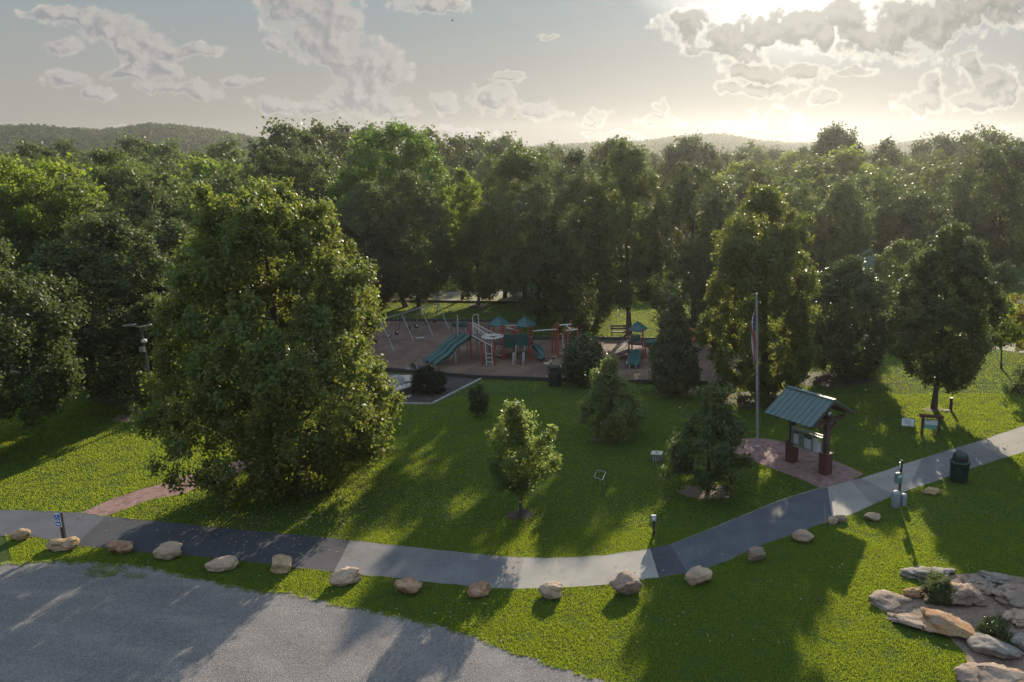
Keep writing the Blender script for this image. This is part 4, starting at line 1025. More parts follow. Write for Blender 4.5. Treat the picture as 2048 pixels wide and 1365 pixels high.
# plant tag beside the pine
G = U(1442, 1000); m = thing('plant_tag', 'small white tilted plant tag on a thin stake beside the pine', 'plant tag', tuple(G))
MB().tube([G, G+kz*.5], .012, 6).build('stake', DPOST, m); MB().box(G + kz*.55 + np.array([0,-.02,0]), (.17,.02,.15), rz=.2).build('plate', SWHITE, m); MB().box(G + kz*.55 + np.array([0,-.033,0]), (.08,.004,.06), rz=.2).build('print', INK, m)
G = U(1455, 996); root_only(MB().box(G + kz*.03, (.22,.10,.05), rz=.3), 'stone', CRETE2, G, 'small buff stone lying right of the white plant tag', 'stone', bevel=.015)
G = U(287, 836); root_only(MB().box(G+kz*.05, (.5,.16,.06), rz=.35).box(G+np.array([.12,.12,.05]), (.3,.1,.05), rz=.35), 'ground_marker', SWHITE, G, 'white flat marker on the grass beside the thin shaded sapling', 'marker')
G = U(557, 990); m = thing('marker_stone', 'small pale marker post at the foot of the huge maple', 'marker', tuple(G))
MB().box(G+kz*.22, (.15,.12,.44)).build('post', simple('weathered_post',(.12,.10,.07),(.09,.07,.05),5,.8), m); MB().box(G+kz*.50, (.17,.13,.12)).build('head', CONC, m)
# concrete utility block on the lawn
G = U(1314, 921); m = thing('utility_box', 'pale topped square concrete box on the lawn left of the pine', 'utility box', tuple(G))
MB().box(G + kz*.18, (.52,.44,.36), rz=-.12).build('box', simple('box_side',(.16,.15,.12),(.11,.105,.09),6,.8), m, bevel=.01)
mm_ = MB()
for i in range(4): mm_.box(G + np.array([-.18+.12*i, -.222-.0*i, .19]), (.03,.02,.22), rz=-.12)
mm_.build('ribs', CRETE2, m); MB().box(G + kz*.385, (.56,.48,.05), rz=-.12).build('lid', CRETE2, m, bevel=.01); MB().box(G + kz*.415, (.12,.10,.012), rz=-.12).build('lid_hole', KWOOD, m)
# wire tree guard
gc = [U(1187,988), U(1206,996), U(1214,977), U(1195,972)]
m0 = sum(gc)/4; tg = thing('tree_guard', 'thin square wire frame on four stakes standing empty on the lawn', 'tree guard', tuple(m0))
tops = [pt + np.array([0,0,.80]) + (m0-pt)*.12 for pt in gc]
for a, b_ in zip(gc, tops): MB().tube([a, b_], .014, 5).build('stake', DPOST, tg)
m = MB()
for i in range(4): m.tube([tops[i], tops[(i+1)%4]], .014, 5)
m.build('top_frame', ALU, tg)

# ------------------------------------------------------------------ signs at right
def at(px, py, Y): return PY(px, py, Y)
G = U(1814, 868); W_ = thing('info_sign', 'small white panel sign in thin black frame on the lawn', 'sign', tuple(G)); sc1 = 1/scale_at(G)
def sign_panel(root, G, w_, zlo, zhi, rz, mat_, backm, th=.03):
    ex = np.array([math.cos(rz), math.sin(rz), 0]); ey = np.array([-ex[1], ex[0], 0])
    b = MB().box(G + kz*(zlo+zhi)/2, (w_, th, zhi-zlo), M=(ex, ey, kz)).build('panel', backm, root)
    f = MB().box(G + kz*(zlo+zhi)/2 - ey*(th/2+.003), (w_-.05, .006, zhi-zlo-.05), M=(ex, ey, kz)).build('face', mat_, b)
    return ex, ey
ex, ey = sign_panel(W_, G, .68, .42, .90, -.28, SWHITE, DPOST)
for s_ in (-.33, .33): MB().bar(G + ex*s_, G + ex*s_ + kz*.92, .025, .025).build('leg', DPOST, W_)
m = MB()
for i in range(6): m.box(G + kz*(.80-.045*i) - ey*.0235, (.42-.05*(i%3), .004, .012), M=(ex, ey, kz))
m.box(G + kz*.50 - ey*.0235 + ex*.1, (.2,.004,.03), M=(ex, ey, kz)); m.build('lettering', INK, W_)
G = U(1860, 872); W2 = thing('wooden_sign', 'brown timber framed sign with pale green panel near the path', 'sign', tuple(G)); rz = -.28
ex = np.array([math.cos(rz), math.sin(rz), 0]); ey = np.array([-ex[1], ex[0], 0])
for s_ in (-.42, .42): MB().box(G + ex*s_ + kz*.52, (.15,.13,1.04), M=(ex, ey, kz)).build('post', KWOOD, W2)
MB().box(G + kz*1.10, (1.22,.22,.14), M=(ex, ey, kz)).build('cap_beam', KBASE, W2, bevel=.01)
MB().box(G + kz*.66, (.72,.05,.54), M=(ex, ey, kz)).build('panel', DPOST, W2); p2 = [c for c in W2.children if c.name.startswith('panel')][0]
MB().box(G + kz*.76 - ey*.028, (.66,.008,.28), M=(ex, ey, kz)).build('upper_face', SIGNP, p2); MB().box(G + kz*.51 - ey*.028, (.66,.008,.20), M=(ex, ey, kz)).build('lower_face', SIGNT, p2)
m = MB(); m.box(G + kz*.84 - ey*.034 - ex*.17, (.08,.005,.08), M=(ex, ey, kz)); m.box(G + kz*.84 - ey*.034 - ex*.06, (.09,.005,.05), M=(ex, ey, kz)); m.box(G + kz*.56 - ey*.034, (.60,.005,.02), M=(ex, ey, kz)); m.build('lettering', INK, p2)

# accessible parking sign, facing the gravel
G = U(130, 1086); tp = PY(122.5, 1029, G[1] - .0); A = thing('accessible_parking_sign', 'blue and white accessible parking sign on a dark leaning post', 'sign', tuple(G))
lean = (tp - G); lean[1] = -.02; hgt = tp[2] * 1.03; ld = np.array([lean[0] * .35, 0, hgt]); ld_n = ld / np.linalg.norm(ld)
MB().bar(G - kz*.05, G + ld, .11, .11, up=(0,1,0)).build('post', DPOST, A)
rz = -.12; ex = np.array([math.cos(rz), math.sin(rz), 0]); ey = np.array([-ex[1], ex[0], 0]); ez = ld_n
c = G + ld * .79 - ey * .075 - ex*.07
MB().box(c, (.27, .012, .56), M=(ex, ey, ez)).build('plate', SWHITE, A, bevel=.004); pA = [c for c in A.children if c.name.startswith('plate')][0]
MB().box(c + ez*.13 - ey*.009, (.225, .006, .25), M=(ex, ey, ez)).build('blue_panel', BLUE, pA)
MB().box(c - ez*.15 - ey*.009, (.225, .006, .20), M=(ex, ey, ez)).build('lower_panel', BLUE, pA)
m = MB(); sc0 = c + ez*.13 - ey*.016
def Sy(a, b_): return sc0 + ex*a + ez*b_
m.tube([Sy(-.02,.09) + ex*.018*math.cos(q) + ez*.018*math.sin(q) for q in [i*math.pi/5 for i in range(11)]], .009, 5)
m.tube([Sy(-.02,.065), Sy(-.018,.0), Sy(.03,.0), Sy(.055,-.065), Sy(.075,-.06)], .010, 5); m.tube([Sy(-.018,.035), Sy(.03,.035)], .008, 5)
m.tube([Sy(-.015 + .06*math.cos(q), -.035 + .06*math.sin(q)) for q in np.linspace(2.3, 6.1, 14)], .008, 5)
m.build('wheelchair_symbol', SWHITE, pA)
sc0 = c - ez*.15 - ey*.014
m = MB(); m.box(Sy(0,-.01), (.15,.004,.07), M=(ex,ey,ez)); m.box(Sy(-.02,.03), (.09,.004,.03), M=(ex,ey,ez)); m.build('van_symbol', SWHITE, pA)

# ------------------------------------------------------------------ lamp pole at left
G = U(312, 832); LP = thing('light_pole', 'slim pole with floodlights rising in front of the dark trees at left', 'light pole', tuple(G))
zt_ = PY(291, 652, G[1])[2]; xt = G[0] - .05
MB().tube([G, (xt, G[1], zt_)], [.085, .055], 10).build('pole', simple('pole_timber',(.13,.115,.09),(.10,.09,.075),6,.8), LP)
for (x0, x1, dz) in ((-.95, -.25, .02), (.05, .65, -.05)):
    m = MB(); m.bar((xt+x0, G[1]-.1, zt_+dz), (xt+x1, G[1]-.1, zt_+dz+(.08 if x0 < 0 else .12)), .26, .09); f = m.build('floodlight', ALU, LP, bevel=.02)
    MB().bar((xt, G[1], zt_-.08), (xt+(x0+x1)/2, G[1]-.08, zt_+dz), .04, .04).build('arm', ALU, LP)
m = MB(); m.lathe((xt+.12, G[1]-.12, zt_-1.0), [(.001,0),(.13,.03),(.16,.12),(.13,.22),(.001,.26)], 14); m.build('camera_dome', WHITE, LP)
MB().box((xt-.05, G[1]-.14, zt_-1.35), (.26,.2,.3)).build('junction_box', ALU, LP, bevel=.02)

# ------------------------------------------------------------------ swings
SW = thing('swing_set', 'long grey A-frame swing set with toddler seats at the back of the playground', 'swing set', tuple(U(800, 672)))
fr = [((715,655),(727,716)),((760.6,640.3),(788,702)),((803.4,628),(827,683)),((841,616),(866,671)),((877,607),(898,660))]
tops_ = []
for (tx, ty), (fx, fy) in fr:
    Ff = U(fx, fy); Yb = Ff[1] + 2.5; Ym = Ff[1] + 1.25; T = PY(tx, ty, Ym); tops_.append(T)
    Bk = np.array([2*T[0] - Ff[0] + .25, Yb, 0]); MB().tube([Ff, T], .045, 7).build('leg', GALV, SW); MB().tube([Bk, T], .045, 7).build('leg', GALV, SW)
zt_ = sum(p[2] for p in tops_)/5
m = MB(); m.tube(tops_, .05, 8); m.build('top_beam', GALV, SW)
for i in range(4):
    for f in (.3, .7):
        a = tops_[i]*(1-f) + tops_[i+1]*f; sb_ = a - kz*(a[2]-.62)
        m = MB(); m.lathe(sb_ - kz*.12, [(.001,0),(.14,.02),(.17,.12),(.17,.30),(.14,.30),(.13,.14)], 12); st = m.build('swing_seat', BLACKP, SW)
        m = MB(); m.tube([a + np.array([-.15,0,0]), sb_ + np.array([-.15,0,.2])], .010, 4); m.tube([a + np.array([.15,0,0]), sb_ + np.array([.15,0,.2])], .010, 4); m.build('chain', GALV, SW)
        if (i, f) in ((1,.3),(1,.7),(2,.7)): MB().box(sb_ + np.array([.1,-.16,.12]), (.16,.05,.16)).build('seat_badge', WHITE, st, bevel=.02)

# ------------------------------------------------------------------ main play structure
PS = thing('play_structure', 'large red posted play structure with triple green slide and two green roofs', 'play structure', tuple(U(1000, 716)))
def post(px, ty, by, m_=RED, root=PS, r=.06):
    B = U(px, by); T = PY(px, ty, B[1]); T[0] = B[0]; MB().tube([B, T], r, 10).build('post', m_, root); return B, T
for a in ((965,683,732),(991,673,731),(943,646,720),(1006,650,721),(1032,652,716),(1059,650,722),(980,648,706),(990,650,704),(1066,650,700),(1028,654,704)): post(*a)
for a in ((912,650,706),(919,648,716),(935,652,704),(955,672,706)): post(*a, m_=TAN)
def quad_deck(pxs, z, th, mt, name='deck', root=PS):
    P = [U(*p) for p in pxs]; return MB().prism([(p[0], p[1]) for p in P], z - th, z).build(name, mt, root)
dzA = PY(930, 671, U(930,712)[1])[2]; dzB = 1.25
quad_deck([(914,716),(943,721),(953,708),(926,703)], dzA, .10, DECKM)
quad_deck([(978,716),(1006,722),(1016,707),(988,702)], dzB, .10, DECKM)
quad_deck([(1006,718),(1032,718),(1040,705),(1014,704)], dzB + .02, .10, DECKM)
quad_deck([(1032,718),(1060,723),(1068,706),(1040,702)], dzB + .04, .10, DECKM)
def roof4(px, apy, ey_, gy, halfpx, rz, root, mt=PROOF):
    G = U(px, gy); ap = PY(px, apy, G[1]); ze_ = PY(px, ey_, G[1])[2]; hw_ = halfpx / scale_at(G) * 1.05
    c = [ap + np.array([0,0,0])*0 for _ in range(1)]; P = []
    for k in range(4):
        a = rz + k*math.pi/2; P.append(np.array([ap[0] + hw_*math.cos(a)*1.0, ap[1] + hw_*math.sin(a), ze_]))
    m = MB(); ap_ = np.array([ap[0], ap[1], ap[2]])
    m.add([ap_] + P + [p - kz*.07 for p in P] + [ap_ - kz*.12], [(0,1,2),(0,2,3),(0,3,4),(0,4,1),(1,5,6,2),(2,6,7,3),(3,7,8,4),(4,8,5,1),(9,6,5),(9,7,6),(9,8,7),(9,5,8)])
    for k in range(4):
        m.tube([ap_ + kz*.01, P[k] + kz*.01], .022, 5); A_, B_ = P[k], P[(k+1)%4]
        for f in (.2,.4,.6,.8): q = A_*(1-f)+B_*f; m.bar(ap_*(.75 if 0 else min(f,1-f)*0+.02) + q*.98 if 0 else ap_ + (q-ap_)*(1-2*min(f,1-f))*0 + (q-ap_)*.12, q + kz*.0, .02, .02)
    return m.build('roof', mt, root)
roof4(997,632,648.5,712,21,.35,PS); roof4(1049,633,650.5,712,21,.35,PS)
m = MB()   # arched hood over the triple slide
for k in range(3):
    a = U(913+10*k, 713+1.6*k); bz = PY(913+10*k, 651, a[1])[2]
    m.box(a + kz*(bz+.0), (.44,.06,.30), rz=-.25); m.tube([a + np.array([math.cos(q)*.2, 0, bz+.12+math.sin(q)*.14]) for q in np.linspace(0, math.pi, 7)], .05, 5)
m.build('slide_hood', GREENP, PS)
def trough(curve, cross, w_, rail, mt, name, root, th=.03):
    vs = []; prof = [(-.5,rail),(-.47,rail+.02),(-.42,.02),(-.2,-.02),(0,-.03),(.2,-.02),(.42,.02),(.47,rail+.02),(.5,rail),(.46,-.05),(0,-.09),(-.46,-.05)]
    for i, p in enumerate(curve):
        cv = cross[i] if isinstance(cross, list) else cross; d = curve[min(i+1,len(curve)-1)] - curve[max(i-1,0)]; d = d/np.linalg.norm(d)
        up_ = np.cross(cv, d); up_ = up_ if up_[2] > 0 else -up_
        for a, b_ in prof: vs.append(p + cv*a*w_ + up_*b_)
    n = len(prof); fs = [(i*n+k, i*n+(k+1)%n, (i+1)*n+(k+1)%n, (i+1)*n+k) for i in range(len(curve)-1) for k in range(n)]
    return MB().add(vs, fs, 0, True).build(name, mt, root)
Yd = U(928,716)[1]; Yb_ = U(858,734)[1]
tops3 = [PY(x, y, Yd + dy) for x, y, dy in ((918,667,.55),(928,669,.0),(938,672,-.55))]
bots3 = [PY(x, y, Yb_ + dy) for x, y, dy in ((850,724,.75),(859,726,.1),(869,729.5,-.55))]
cv = tops3[2] - tops3[0]; cv[2] = 0; cv /= np.linalg.norm(cv)
for T, B in zip(tops3, bots3):
    crv = []
    for i in range(25):
        f = i/24; p = T*(1-f) + B*f; fz = f + .035*math.sin(f*4*math.pi)
        fz = fz if f < .86 else fz*1.0; p[2] = max(B[2], T[2]*(1-min(1,fz*1.08)) + B[2]*min(1,fz*1.08)); crv.append(p)
    trough(crv, cv, .50, .14, SLIDEG, 'slide', PS)
    for q in (-.15, .15): MB().tube([B + cv*q - kz*(B[2]), B + cv*q - kz*.05 + (T-B)*.02], .025, 6).build('slide_foot', WHITE, PS)
for x, t_, b_ in ((912,700,726),(903,694,720)): post(x, t_, b_, WHITE, PS, .03)
# sloping bridge with rails
YA = U(945,716)[1]
for (dy, yA, yB, lA, lB) in ((-.55,(945,650),(986,678),(945,672),(986,694)), (.55,(946,646),(990,668),(948,666),(992,688))):
    a, b_, c_, d_ = (PY(*yA, YA+dy), PY(*yB, YA+dy-.5), PY(*lA, YA+dy), PY(*lB, YA+dy-.5))
    m = MB(); m.tube([a, b_], .032, 7); m.tube([c_, d_], .032, 7)
    for i in range(15): f = i/14; m.tube([a*(1-f)+b_*f, c_*(1-f)+d_*f], .013, 5)
    m.build('bridge_rail', WHITE, PS)
    if dy < 0: c0_, d0_ = c_, d_
m = MB(); m.bar(c0_ + np.array([0,.5,-.04]), d0_ + np.array([0,.5,-.04]), .95, .06); m.build('bridge_deck', DECKM, PS)
# hoops over the left deck
for x in (920, 950):
    m = MB(); g0 = U(x, 716); z0 = PY(x, 668, g0[1])[2]; z1 = PY(x, 630, g0[1])[2]
    m.tube([g0 + kz*z0, g0 + kz*(z1-.12), g0 + np.array([.12,.05,z1]), g0 + np.array([.38,.15,z1]), g0 + np.array([.40,.16,z0])] if x > 930 else [g0+kz*z0, g0+kz*z1], .03, 7); m.build('hoop', WHITE, PS)
# round web climber
g0 = U(978, 728); c0 = PY(985, 674, g0[1]); R_ = 20.5/scale_at(g0)
m = MB()
for rr_ in (1.0, .72, .42): m.tube([c0 + np.array([math.cos(q)*R_*rr_, math.sin(q)*R_*rr_, .02*rr_]) for q in np.linspace(0, 2*math.pi, 25)], .035 if rr_ == 1 else .028, 6, caps=False)
for q in np.linspace(0, 2*math.pi, 9)[:-1]: m.tube([c0 + np.array([math.cos(q)*R_*.42, math.sin(q)*R_*.42, 0]), c0 + np.array([math.cos(q)*R_, math.sin(q)*R_, .02])], .026, 5)
m.build('ring_climber', WHITE, PS)
def ladder(xa, xb, ty, by, rungs, root=PS, name='ladder', mt=WHITE, r=.03):
    a, b_ = U(xa, by), U(xb, by); m = MB(); za = PY(xa, ty, a[1])[2]
    m.tube([a, a + kz*za], r, 7); m.tube([b_, b_ + kz*za], r, 7)
    for y in rungs: z = PY(xa, y, a[1])[2]; m.tube([a + kz*z, b_ + kz*z], r*.9, 6)
    return m.build(name, mt, root)
ladder(973, 985, 686, 732, (708,716,724))
# climbing holds panel, green panels, steps
def panel(xa, xb, ty, by, gy, mt=GREENP, name='panel', root=PS, th=.05, dy=0):
    a, b_ = U(xa, gy), U(xb, gy); z1 = PY(xa, ty, a[1])[2]; z0 = PY(xa, by, a[1])[2]
    return MB().bar(a + kz*(z0+z1)/2, b_ + kz*(z0+z1)/2, th, z1-z0).build(name, mt, root, bevel=.02)
panel(1009, 1031, 669, 697, 719); panel(1034, 1058, 668, 692, 724, GREENP)
panel(981, 1004, 655, 680, 704, TAN); panel(1036, 1064, 668, 690, 703, GREENP)
panel(1007, 1012, 652, 660, 718, RED); panel(1040, 1046, 658, 666, 716, RED)
m = MB()
for (xa, ya, xb, yb) in ((1010,651,1056,652),(1014,654,1024,658),(1026,658,1036,654),(1012,656,1042,663)):
    gy = 714; Y = U(1030, gy)[1]; m.tube([PY(xa, ya, Y), PY(xb, yb, Y)], .03, 6)
m.build('overhead_bars', WHITE, PS)
for i, (xa, xb) in enumerate(((1031.5, 1036.5), (1048.5, 1054))):
    a = U(xa, 722); Y = a[1]; m = MB(); m.tube([a, PY(xa, 692, Y), PY(xb, 677, Y+.3), PY(xb+.5, 686, Y+.3), PY(xa+1.2, 696, Y)], .028, 7); m.build('handrail', WHITE, PS)
for xa in (1026, 1045.5):
    a = U(xa, 731); Y = a[1]; m = MB(); m.tube([a, PY(xa, 706, Y), PY(xa+2, 705, Y), PY(xa+2.4, 724, Y+.25), PY(xa+3, 727, Y+.3)], .03, 7); m.build('step_rail', WHITE, PS)
for k in range(4):
    g0 = U(1037, 729 - k*2.6); g1 = U(1049, 729 - k*2.6); MB().bar(g0 + kz*(.22+.27*k), g1 + kz*(.22+.27*k), .30, .05).build('step', DECKM, PS)
# tyre and wheel toys under the deck, lower panel
for (x, y) in ((1000, 716), (1010, 719)):
    g0 = U(x, y); m = MB(); m.tube([g0 + np.array([math.cos(q)*.28, 0, .45+math.sin(q)*.28]) for q in np.linspace(0, 2*math.pi, 15)], .05, 6, caps=False); m.build('play_wheel', RED if x > 1005 else WHITE, PS)
# curved slide at right
Y0 = U(1066, 712)[1]; crv = []; crs = []
P0, P1, P2_, P3 = PY(1065,692,Y0), PY(1080,697,Y0), PY(1086,710,Y0-.9), PY(1083,723,Y0-1.9)
for i in range(20):
    f = i/19; p = P0*(1-f)**3 + P1*3*f*(1-f)**2 + P2_*3*f*f*(1-f) + P3*f**3; crv.append(p)
for i in range(20):
    d = crv[min(i+1,19)] - crv[max(i-1,0)]; c_ = np.array([-d[1], d[0], 0]); c_ = np.cross(d, kz); crs.append(c_/np.linalg.norm(c_))
for i, p in enumerate(crv): p[2] = max(p[2], .30)
trough(crv, crs, .52, .16, SLIDEG, 'curved_slide', PS)
# overhead beam to the climbing posts
Yq = U(1100, 712)[1]; MB().tube([PY(1066,662.5,Yq), PY(1117,659,Yq)], .045, 8).build('overhead_beam', WHITE, PS)

# climbing posts
CF = thing('climbing_frame', 'group of red posts with cream overhead bars right of the main play structure', 'climbing frame', tuple(U(1130, 711)))
for a in ((1105,655,706),(1112,649,709),(1117,643,713),(1131,655,716),(1143,642,706),(1156,653,704)): post(*a, root=CF)
Y = U(1130,710)[1]; m = MB()
for (xa, ya, xb, yb) in ((1119,651,1143,649),(1132,662,1156,659),(1131,650,1144,662)): m.tube([PY(xa,ya,Y), PY(xb,yb,Y)], .055, 8)
m.build('overhead_bar', WHITE, CF)
a = U(1127, 713); m = MB(); m.tube([a, PY(1125,668,a[1]), PY(1120,667.5,a[1])], .03, 7); b_ = U(1136, 709); m.tube([b_ + kz*.4, PY(1136,667,b_[1]), PY(1141,665.5,b_[1])], .03, 7)
for y in (691, 698, 704): m.tube([PY(1127,y,a[1]), PY(1136,y-.5,b_[1])], .026, 6)
m.build('ladder', WHITE, CF)

# small tower
TW = thing('slide_tower', 'small green roofed play tower with twin slides and tube tunnel', 'play tower', tuple(U(1272, 712)))
for a in ((1258,658,716),(1286,658,718),(1264,656,706),(1291,690,716)): post(*a, root=TW)
roof4(1275,643,659,712,20,.35,TW)
quad_deck([(1257,717),(1286,720),(1290,706),(1262,704)], 1.15, .10, DECKM, 'deck', TW)
panel(1262,1281,672,681,719,GREENP,'arch_panel',TW)
g0 = U(1271.5,719); z0 = PY(1271.5,673,g0[1])[2]; m = MB(); m.tube([g0 + np.array([math.cos(q)*.36, 0, z0+math.sin(q)*.12]) for q in np.linspace(0, math.pi, 9)], .06, 6); m.build('arch', GREENP, TW)
m = MB()
for x in (1276,1279,1282,1285): g0 = U(x, 718); m.tube([g0+kz*1.2, g0+kz*(PY(x,681,g0[1])[2])], .018, 5)
m.build('bars', WHITE, TW); m = MB(); g0 = U(1284,718); m.tube([PY(1278,675,g0[1]), PY(1284,668,g0[1]), PY(1290,667,g0[1])], .03, 6); m.build('upper_rail', WHITE, TW)
Yt = U(1272,720)[1]; Yb2 = U(1266,738)[1]
for xt_, xb_ in ((1266,1259),(1277,1272)):
    T = PY(xt_,699,Yt); B = PY(xb_,731,Yb2); B[2] = .28; crv = []
    for i in range(17):
        f = i/16; p = T*(1-f)+B*f; fz = f*1.1 + .03*math.sin(f*2*math.pi); p[2] = max(.28, T[2]*(1-min(1,fz)) + .28*min(1,fz)); crv.append(p)
    trough(crv, np.array([1.,0.12,0])/math.hypot(1,.12), .46, .13, SLIDEG, 'slide', TW); MB().tube([B-kz*.28, B+kz*0], .03, 6).build('slide_foot', WHITE, TW)
for dy in (0, .9):
    a = PY(1258,680,Yt+dy); b_ = PY(1232,694,Yt+dy-.2); g1 = np.array([b_[0], b_[1], .1]); m = MB()
    m.tube([a, b_, g1], .03, 7); a2 = PY(1258,691,Yt+dy); b2 = PY(1235,703,Yt+dy-.2); m.tube([a2, b2], .03, 7); m.tube([a - np.array([.15,0,.05]), a2 - np.array([.15,0,0.05])], .03, 6); m.build('ramp_rail', WHITE, TW)
m = MB(); a = PY(1258,701,Yt+.45); b_ = a*1.0; b_[0] -= 1.25; b_[2] = .15; m.bar(a, b_, .85, .07); m.build('ramp', DECKM, TW)
g0 = U(1288,712); z0 = PY(1288,687,g0[1])[2]; m = MB()
L_ = 30/scale_at(g0); ax_ = (np.array([0,1.,0]), kz, np.array([1.,0,0]))
m.lathe(g0 + kz*z0, [(.30,0)] + [(.32 if i % 2 else .29, L_*i/10) for i in range(1, 11)], 18, axis=ax_); m.build('tube_tunnel', GREENP, TW)
post(1313, 690, 714, RED, TW); 

# orange climber, bench, spring rider, mat
g0 = U(1390, 690); OC = thing('orange_climber', 'pair of orange curved climbing arches half hidden behind the dark magnolia', 'climber', tuple(g0)); s = 1/scale_at(g0)
for (dx, dz) in ((-.35,.55),(.35,.0)):
    crv = [g0 + np.array([dx + .75*(i/12-.5)*1.4, .4*math.sin(i/12*3), .35+dz + .25*math.sin(i/12*math.pi)]) for i in range(13)]
    trough(crv, np.array([0,1.,0]), .45, .10, ORANGE, 'arch', OC)
MB().tube([g0+np.array([-.6,.1,0]), g0+np.array([-.6,.1,.9])], .05, 7).build('leg', ORANGE, OC); MB().tube([g0+np.array([.7,.1,0]), g0+np.array([.7,.1,.5])], .05, 7).build('leg', ORANGE, OC)
a, b_ = U(1220, 676), U(1256, 676); BN = thing('park_bench', 'dark slatted bench standing on the sunlit grass behind the playground', 'bench', tuple((a+b_)/2))
bx = (b_-a)/np.linalg.norm(b_-a)
m = MB()
for j in range(3): m.bar(a + np.array([0,.15*j,.45]), b_ + np.array([0,.15*j,.45]), .12, .04)
m.build('seat', DPOST, BN); m = MB()
for j in range(2): m.bar(a + np.array([0,.5+.03*j,.68+.2*j]), b_ + np.array([0,.5+.03*j,.68+.2*j]), .03, .15)
m.build('backrest', DPOST, BN)
for p in (a + bx*.15, b_ - bx*.15): MB().bar(p + np.array([0,.45,0]), p + np.array([0,.52,.95]), .06, .06, up=(1,0,0)).bar(p, p + kz*.45, .06, .06).build('leg', DPOST, BN)
g0 = U(1097, 742); SR = thing('spring_rider', 'small cream and dark spring rider toy behind the square lidded trash can', 'spring rider', tuple(g0))
MB().tube([g0 + np.array([math.cos(i*.9)*.09, math.sin(i*.9)*.09, .02*i]) for i in range(20)], .02, 5).build('spring', BLACKP, SR)
m = MB(); m.tube([g0+np.array([-.32,0,.52]), g0+np.array([-.1,0,.46]), g0+np.array([.12,0,.52]), g0+np.array([.26,0,.72]), g0+np.array([.36,0,.74])], [.08,.15,.15,.10,.07], 9); m.build('body', simple('toy_cream',(.42,.36,.25),(.35,.3,.22),4,.5), SR)
MB().tube([g0+np.array([.16,-.2,.70]), g0+np.array([.16,.2,.70])], .022, 6).build('handle', BLACKP, SR)
m = MB(); m.lathe(g0+np.array([.34,0,.80]), [(.001,0),(.10,.04),(.12,.12),(.08,.20),(.001,.23)], 10); m.build('head', BLACKP, SR)
P = [U(*p) for p in ((806,738),(833,733),(862,741),(838,747))]; m = MB().prism([(p[0],p[1]) for p in P], .012, .06); c = sum(P)/4
root_only(m, 'rubber_mat', simple('rubber_grey',(.10,.10,.11),(.13,.13,.14),5,.8), (c[0],c[1],0), 'grey rubber mat at the bottom of the triple slide', 'mat')
P = [U(*p) for p in ((830,676),(848,675),(850,677.5),(834,678.5))]; m = MB().prism([(p[0],p[1]) for p in P], .012, .05); c = sum(P)/4
root_only(m, 'rubber_mat', CONC, (c[0],c[1],0), 'small pale mat on the mulch below the swings', 'mat')

# picnic benches on the pad
def slab_bench(pxs, ztop, label):
    P = [U(*p) for p in pxs]; c = sum(P)/4; o = thing('bench', label, 'bench', (c[0], c[1], 0), 'pale topped benches on the picnic pad')
    MB().prism([(p[0],p[1]) for p in P], ztop-.09, ztop).build('top', simple('bench_top',(.42,.34,.30),(.34,.28,.25),4,.8), o, bevel=.01)
    Q_ = [c + (p-c)*.86 for p in P]
    MB().prism([(p[0],p[1]) for p in Q_], .0, ztop-.09).build('base', simple('bench_base',(.10,.07,.065),(.13,.09,.08),5,.8), o)
slab_bench([(788,797),(793,789),(825,777),(823,786)], .46, 'long pale topped bench at the front of the picnic pad')
slab_bench([(811,777),(808,764),(822,763),(830,774)], .46, 'short pale topped bench behind the long one on the picnic pad')
g0 = U(812, 796); root_only(MB().box(g0+kz*.05, (.5,.25,.07), rz=.4).box(g0+np.array([.2,.1,.09]), (.25,.2,.06), rz=.1), 'stone', CONC, g0, 'flat pale stones between the front bench and the clipped bush', 'stone', bevel=.02)

# pavilion half hidden in trees at right, with a second small roof behind
def pavilion(pxc, gy, wpx, dm, zl, zh, label):
    g0 = U(pxc, gy); s = 1/scale_at(g0); w_ = wpx*s; o = thing('pavilion', label, 'pavilion', tuple(g0))
    x0, x1, y0, y1 = g0[0]-w_/2, g0[0]+w_/2, g0[1], g0[1]+dm; ym = (y0+y1)/2; rx = w_*.22
    m = MB(); A_ = [(x0,y0,zl),(x1,y0,zl),(x1,y1,zl),(x0,y1,zl),(x0+rx,ym,zh),(x1-rx,ym,zh)]
    m.add(A_ + [(p[0],p[1],p[2]-.15) for p in A_], [(0,1,5,4),(1,2,5),(2,3,4,5),(3,0,4),(6,10,11,7),(7,11,8),(8,11,10,9),(9,10,6),(0,6,7,1),(1,7,8,2),(2,8,9,3),(3,9,6,0)]); m.build('roof', simple('pale_green_roof', (.10,.15,.11), (.13,.18,.13), 2, .7), o)
    for x in (x0+.5, (x0+x1)/2, x1-.5):
        for y in (y0+.5, y1-.5): MB().box((x, y, zl/2-.05), (.2,.2,zl-.1)).build('post', KWOOD, o)
pavilion(1712, 592, 110, 9, 3.0, 5.4, 'green roofed picnic pavilion half hidden behind the glossy tree')
# fallen sunlit poles beyond the glossy tree
for i, (xa, ya, xb, yb, lb) in enumerate(((1761,681,1780,691,'thin bleached log leaning across the gap beside the glossy tree'),(1745,690,1762,687,'left bleached log on the ground beside the glossy tree'),(1770,687,1788,690,'right bleached log on the ground beside the glossy tree'))):
    a, b_ = U(xa, ya+6), U(xb, yb+1); a2 = a + kz*(.5 if i == 0 else .12); b2 = b_ + kz*.12; c = (a+b_)/2
    root_only(MB().tube([a2, (a2+b2)/2+kz*.02, b2], [.07,.08,.06], 7), 'log', simple('bleached_wood',(.55,.46,.36),(.45,.38,.3),4,.8), (c[0],c[1],0), lb, 'log')
